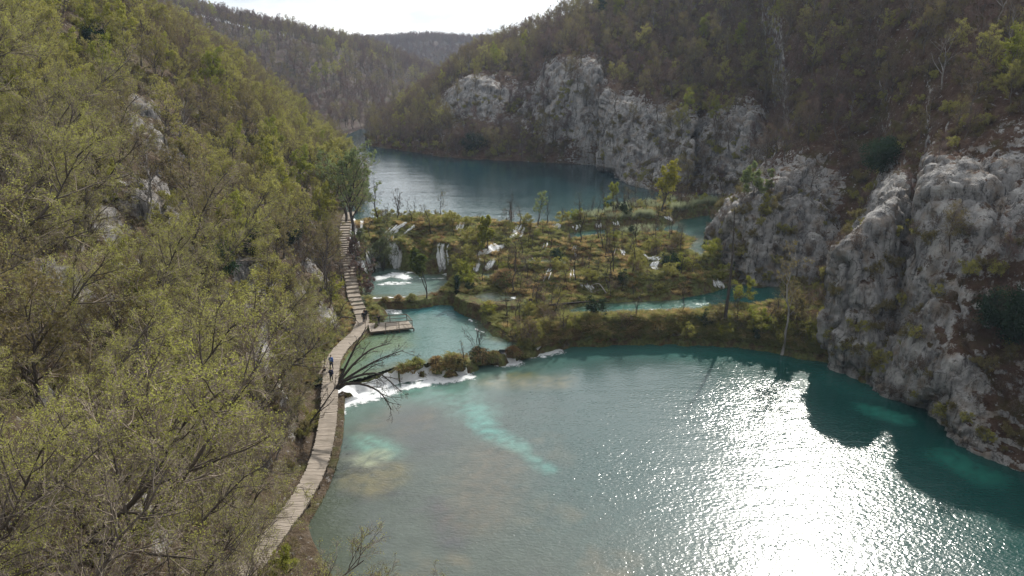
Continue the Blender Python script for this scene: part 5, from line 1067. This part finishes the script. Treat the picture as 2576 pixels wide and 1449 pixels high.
gn_scatter('grass', P, kd, np.stack([rg.normal(0, .15, len(P)), rg.normal(0, .15, len(P)), rg.random(len(P))*6.28], 1), rg.uniform(.6, 1.4, len(P))*np.where(np.arange(len(P)) >= len(P)-nf, 1.35, 1.), [[o] for o in TUO], 'straw, green and brown sedge covering the tufa terraces', 'grass')
def clump(name, label, u, v, w, h, seed, mats, cat_='tussock'):
    rg = np.random.default_rng(seed); p = hit(u, v, ('terrain',)); p[2] = max(p[2], .05)-.1; th = np.linspace(0, 6.283, 23)[:-1]; ph = np.linspace(0, math.pi*.5, 9); D = np.stack([np.outer(np.cos(ph), np.cos(th)), np.outer(np.cos(ph), np.sin(th)), np.outer(np.sin(ph), np.ones(22))], -1)
    q = D.reshape(-1, 3); r = 1+.45*fbm(q, 1.6, 3, off=seed); V = q*r[:, None]*[w/2, w/2, h]; i = np.arange(9*22).reshape(9, 22); nx = np.roll(i, -1, 1); F = np.stack([i[:-1], nx[:-1], nx[1:], i[1:]], -1).reshape(-1, 4)
    o = link(name, mesh(name, V, F, M['tufa']), None, p); tag(o, label, cat_, 'tussocks of the first cascade'); n = int(330*w); k = rg.integers(22*2, len(V), n); b = V[k]; d = unit(q[k]+rg.normal(0, .25, (n, 3))); t = np.linspace(0, 1, 4)[None, :, None]; L = rg.uniform(.25, .6, (n, 1, 1))*h**.4
    P_ = b[:, None]+d[:, None]*L*t+np.array([0, 0, -1.])*L*(t**2)*.75+np.array([0, 0, .25])*L*t; Vb, Fb = ribbons(P_, .03, rg); link('grass_blades', mesh('grass_blades', Vb, Fb, [M[m] for m in mats], rg.integers(0, len(mats), len(P_)).repeat(3)), o)
for a in [('small dark tussock at the left start of the first cascade', 1012, 932, .9, .7, ['brownsedge', 'sedge']), ('green tussock with bright grass on the first cascade', 1048, 922, 1.5, 1.0, ['sedge', 'sedge', 'leaf_bright']), ('brown grassy tussock between two white streams', 1098, 915, 1.5, .9, ['brownsedge', 'straw']), ('golden straw tussock at the foot of the first cascade', 1100, 935, 1.2, .9, ['straw']), ('mossy rock under the boardwalk edge at the first cascade', 866, 996, 1.5, .8, ['sedge', 'brownsedge']), ('small mossy rock on the low white step between the stream pools', 968, 757, 1.0, .6, ['sedge', 'brownsedge']), ('rusty tussock on the low white step between the stream pools', 1003, 756, 1.1, .8, ['straw', 'brownsedge']), ('green tussock at the right end of the low white step', 1036, 754, 1.3, .8, ['sedge', 'sedge']), ('large dark green tussock at the right of the first cascade', 1155, 926, 1.6, 1.3, ['sedge', 'leaf_dark']),
          ('tiny tussock standing in the foam', 1062, 948, .6, .6, ['sedge', 'brownsedge']), ('tiny rust-coloured tussock in the foam', 1132, 944, .6, .7, ['straw', 'brownsedge']), ('dark mossy mound under the black multi-stemmed shrub', 1205, 905, 2.8, 1.4, ['brownsedge', 'leaf_dark']), ('mossy mound right of the black shrub', 1240, 905, 1.8, 1.0, ['brownsedge', 'sedge']), ('dark mound under the smaller bare shrub', 1290, 893, 1.7, 1.1, ['brownsedge']), ('low mossy rock beside the white chute', 1318, 893, 1.6, .6, ['sedge']),
          ('rusty grass islet in front of the jetty', 985, 842, 2.2, .5, ['brownsedge', 'straw']), ('brown mound of hanging moss on the middle bank', 1268, 712, 3.2, 2.0, ['brownsedge']), ('straw mound on the front bank edge', 1655, 830, 1.6, 1.3, ['straw'])]: clump('tussock', *a[:5], len(a[0]), a[5])
# shrubs and saplings
SH = {}
for key, ph, kw in [('gs', 'fresh green shrub', dict(leafm='leaf_green', leafn=1300, leafs=.075)), ('bs', 'bright green shrub', dict(leafm='leaf_bright', leafn=1500, leafs=.08)), ('os', 'olive brown shrub', dict(leafm='leaf_olive', leafn=1300, leafs=.07)), ('ts', 'bare twiggy brown shrub', dict(leafm='leaf_brown', leafn=500, leafs=.05)), ('ds', 'dark green shrub', dict(leafm='leaf_dark', leafn=1300, leafs=.08))]:
    SH[key] = (ph, joined('shrub', *tree_meshes(500+len(SH), 1.9, stems=6, limbs=24, t0=.15, spread=1.15, m2=4, m3=3, m4=3, jit=.09, tw=.009, ang=(25, 65), **kw)))
PPX = [np.array(q[3], float) for q in POOLS if q[1] in (1.5, 2.6, 3.0, 7.0)]+[np.array([(880, 560), (1000, 570), (1000, 690), (1000, 750), (900, 750)], float)]
FALLQ = np.array([(*q, float(proj(hit(*q, names=('terrain',)))[2])) for f_ in FALLS for q in f_[0]])
def before_pool(p, h):
    a = np.array([proj(p+[0, 0, h*k])[:2] for k in (.5, 1.)], float); return max(poly_sd(a[:, 0], a[:, 1], q).max() for q in PPX) > 7
def crowd(name, cat_, entries):
    d = {}
    for e in entries: d.setdefault(e[0], []).append(e)
    for lb, es in d.items():
        for _, me, p, rot, s in es:
            o = bpy.data.objects.new(name, me); COL.objects.link(o); o.location = p; o.rotation_euler = rot; o.scale = s if isinstance(s, tuple) else (s, s, s); tag(o, lb, cat_, lb.replace(' near', 's near', 1) if len(es) > 1 else None)
P, rg = pick(1000, 50); Pf, _ = pick(330, 51, face); P = np.concatenate([P, Pf]); P = P[rg.permutation(len(P))]; keep = thin(P, np.full(len(P), .95))[:430]; P = P[keep]; ent = []; f1 = fbm(P, .15, 3, off=70.)+rg.normal(0, .35, len(P))
for p, q in zip(P, f1):
    uq, vq, dq = proj(p+[0, 0, 1.1]); ff_ = FALLQ[FALLQ[:, 2] > dq-1]
    if before_pool(p, 1.9) or (len(ff_) and np.hypot(ff_[:, 0]-uq, ff_[:, 1]-vq).min() < 1.15*FPX/dq): continue
    k = 'ts' if q < -.2 else 'os' if q < -.05 else 'gs' if q < .3 else 'bs' if q < .6 else 'ds'; s = rg.uniform(.5, 1.25)*(1.15 if p[1] < 118 else 1.)
    ent.append((f'{SH[k][0]} on the tufa barrier near {mark(p)}', SH[k][1], p, (0, 0, rg.random()*6.28), s))
crowd('shrub', 'shrub', [e for e in ent if 'bare' not in e[0]]); crowd('bare_shrub', 'shrub', [e for e in ent if 'bare' in e[0]])
SP = []
for s in range(4): SP.append(joined('sapling', *tree_meshes(600+s, 4.6, limbs=8, leafn=(0, 60, 0, 160)[s], leafs=.05, leafm='leaf_olive', twigm='bark', barkm='darkbark', t0=.3, limbr=.28, m2=4, m3=3, m4=2, rtrunk=.016, tw=.017, wob=.12, lean=((s-1.5)*.05, 0))))
P, rg = pick(900, 60); w = np.where(P[:, 1] > 128, 1., .55)*np.where((P[:, 0] > -6) & (P[:, 0] < 30), 1, .4); P = P[rg.random(len(P)) < w]; P = P[thin(P, np.full(len(P), 1.0))][:210]
crowd('sapling', 'sapling', [(f'thin bare sapling on the tufa barrier near {mark(p)}', SP[int(rg.integers(4))], p, (rg.normal(0, .08), rg.normal(0, .08), rg.random()*6.28), rg.uniform(.5, 1.4)) for p in P])
# undergrowth of the gorge sides
src = [[next(o for o in COL.objects if o.data == SH[k][1])] for k in ('ts', 'os', 'gs') if any(o.data == SH[k][1] for o in COL.objects)]
pts = []
for tn_, n, sd_ in (('hillside', 9000, 201), ('cliff', 11000, 202)):
    Pq, rk, nz = sample(tn_, n, sd_); rg = np.random.default_rng(sd_); u, v, d = proj(Pq); ok = (rk < .5) | (rg.random(n) < .26); ok &= (path_dist(Pq[:, 0], Pq[:, 1]) > 1.7) & (np.hypot(Pq[:, 0], Pq[:, 1]) > 12) & (u > -300) & (u < 2900) & (v < 1700) & (v > -300) & (Pq[:, 2] > (.5 if tn_ == 'hillside' else .3)) & (Pq[:, 1] > 5)
    inb = (Pq[:, 0] > -29) & (Pq[:, 0] < 50) & (Pq[:, 1] > 80) & (Pq[:, 1] < 150); ok &= ~(inb & (bz(Pq[:, 0], Pq[:, 1]) > Pq[:, 2]-.1)); ok &= (Pq[:, 2] > 8.2) | (Pq[:, 1] < 128); Pq = Pq[ok]; pts.append(Pq)
P = np.concatenate(pts); rg = np.random.default_rng(9); g = fbm(P, .08, 3)+rg.normal(0, .3, len(P)); kd = np.where(g < -.05, 0, np.where(g < .3, 1, 2))
gn_scatter('undergrowth', P, np.minimum(kd, len(src)-1), np.stack([rg.normal(0, .15, len(P)), rg.normal(0, .15, len(P)), rg.random(len(P))*6.28], 1), rg.uniform(.35, 1.0, len(P)), src, 'brown and olive undergrowth on the gorge sides', 'undergrowth')

# ------------------------------------------------------------------ air
def haze_box():
    x0, x1, y0, y1, z0, z1 = -1000, 1000, -400, 1300, -6.5, 130; V = [(x, y, z) for x in (x0, x1) for y in (y0, y1) for z in (z0, z1)]
    m = bpy.data.materials.new('haze'); m.use_nodes = True; nd = m.node_tree.nodes; nd.clear(); v = nd.new('ShaderNodeVolumePrincipled'); v.inputs['Color'].default_value = (.62, .78, 1, 1); v.inputs['Density'].default_value = HAZE; v.inputs['Anisotropy'].default_value = .2
    o = nd.new('ShaderNodeOutputMaterial'); m.node_tree.links.new(v.outputs[0], o.inputs['Volume'])
    me = bpy.data.meshes.new('haze'); me.from_pydata(V, [], [[0, 1, 3, 2], [4, 6, 7, 5], [0, 4, 5, 1], [2, 3, 7, 6], [0, 2, 6, 4], [1, 5, 7, 3]]); me.materials.append(m); tag(link('haze', me), 'thin bluish haze in the gorge', 'haze', kind='stuff')
HAZE = .00014
haze_box()
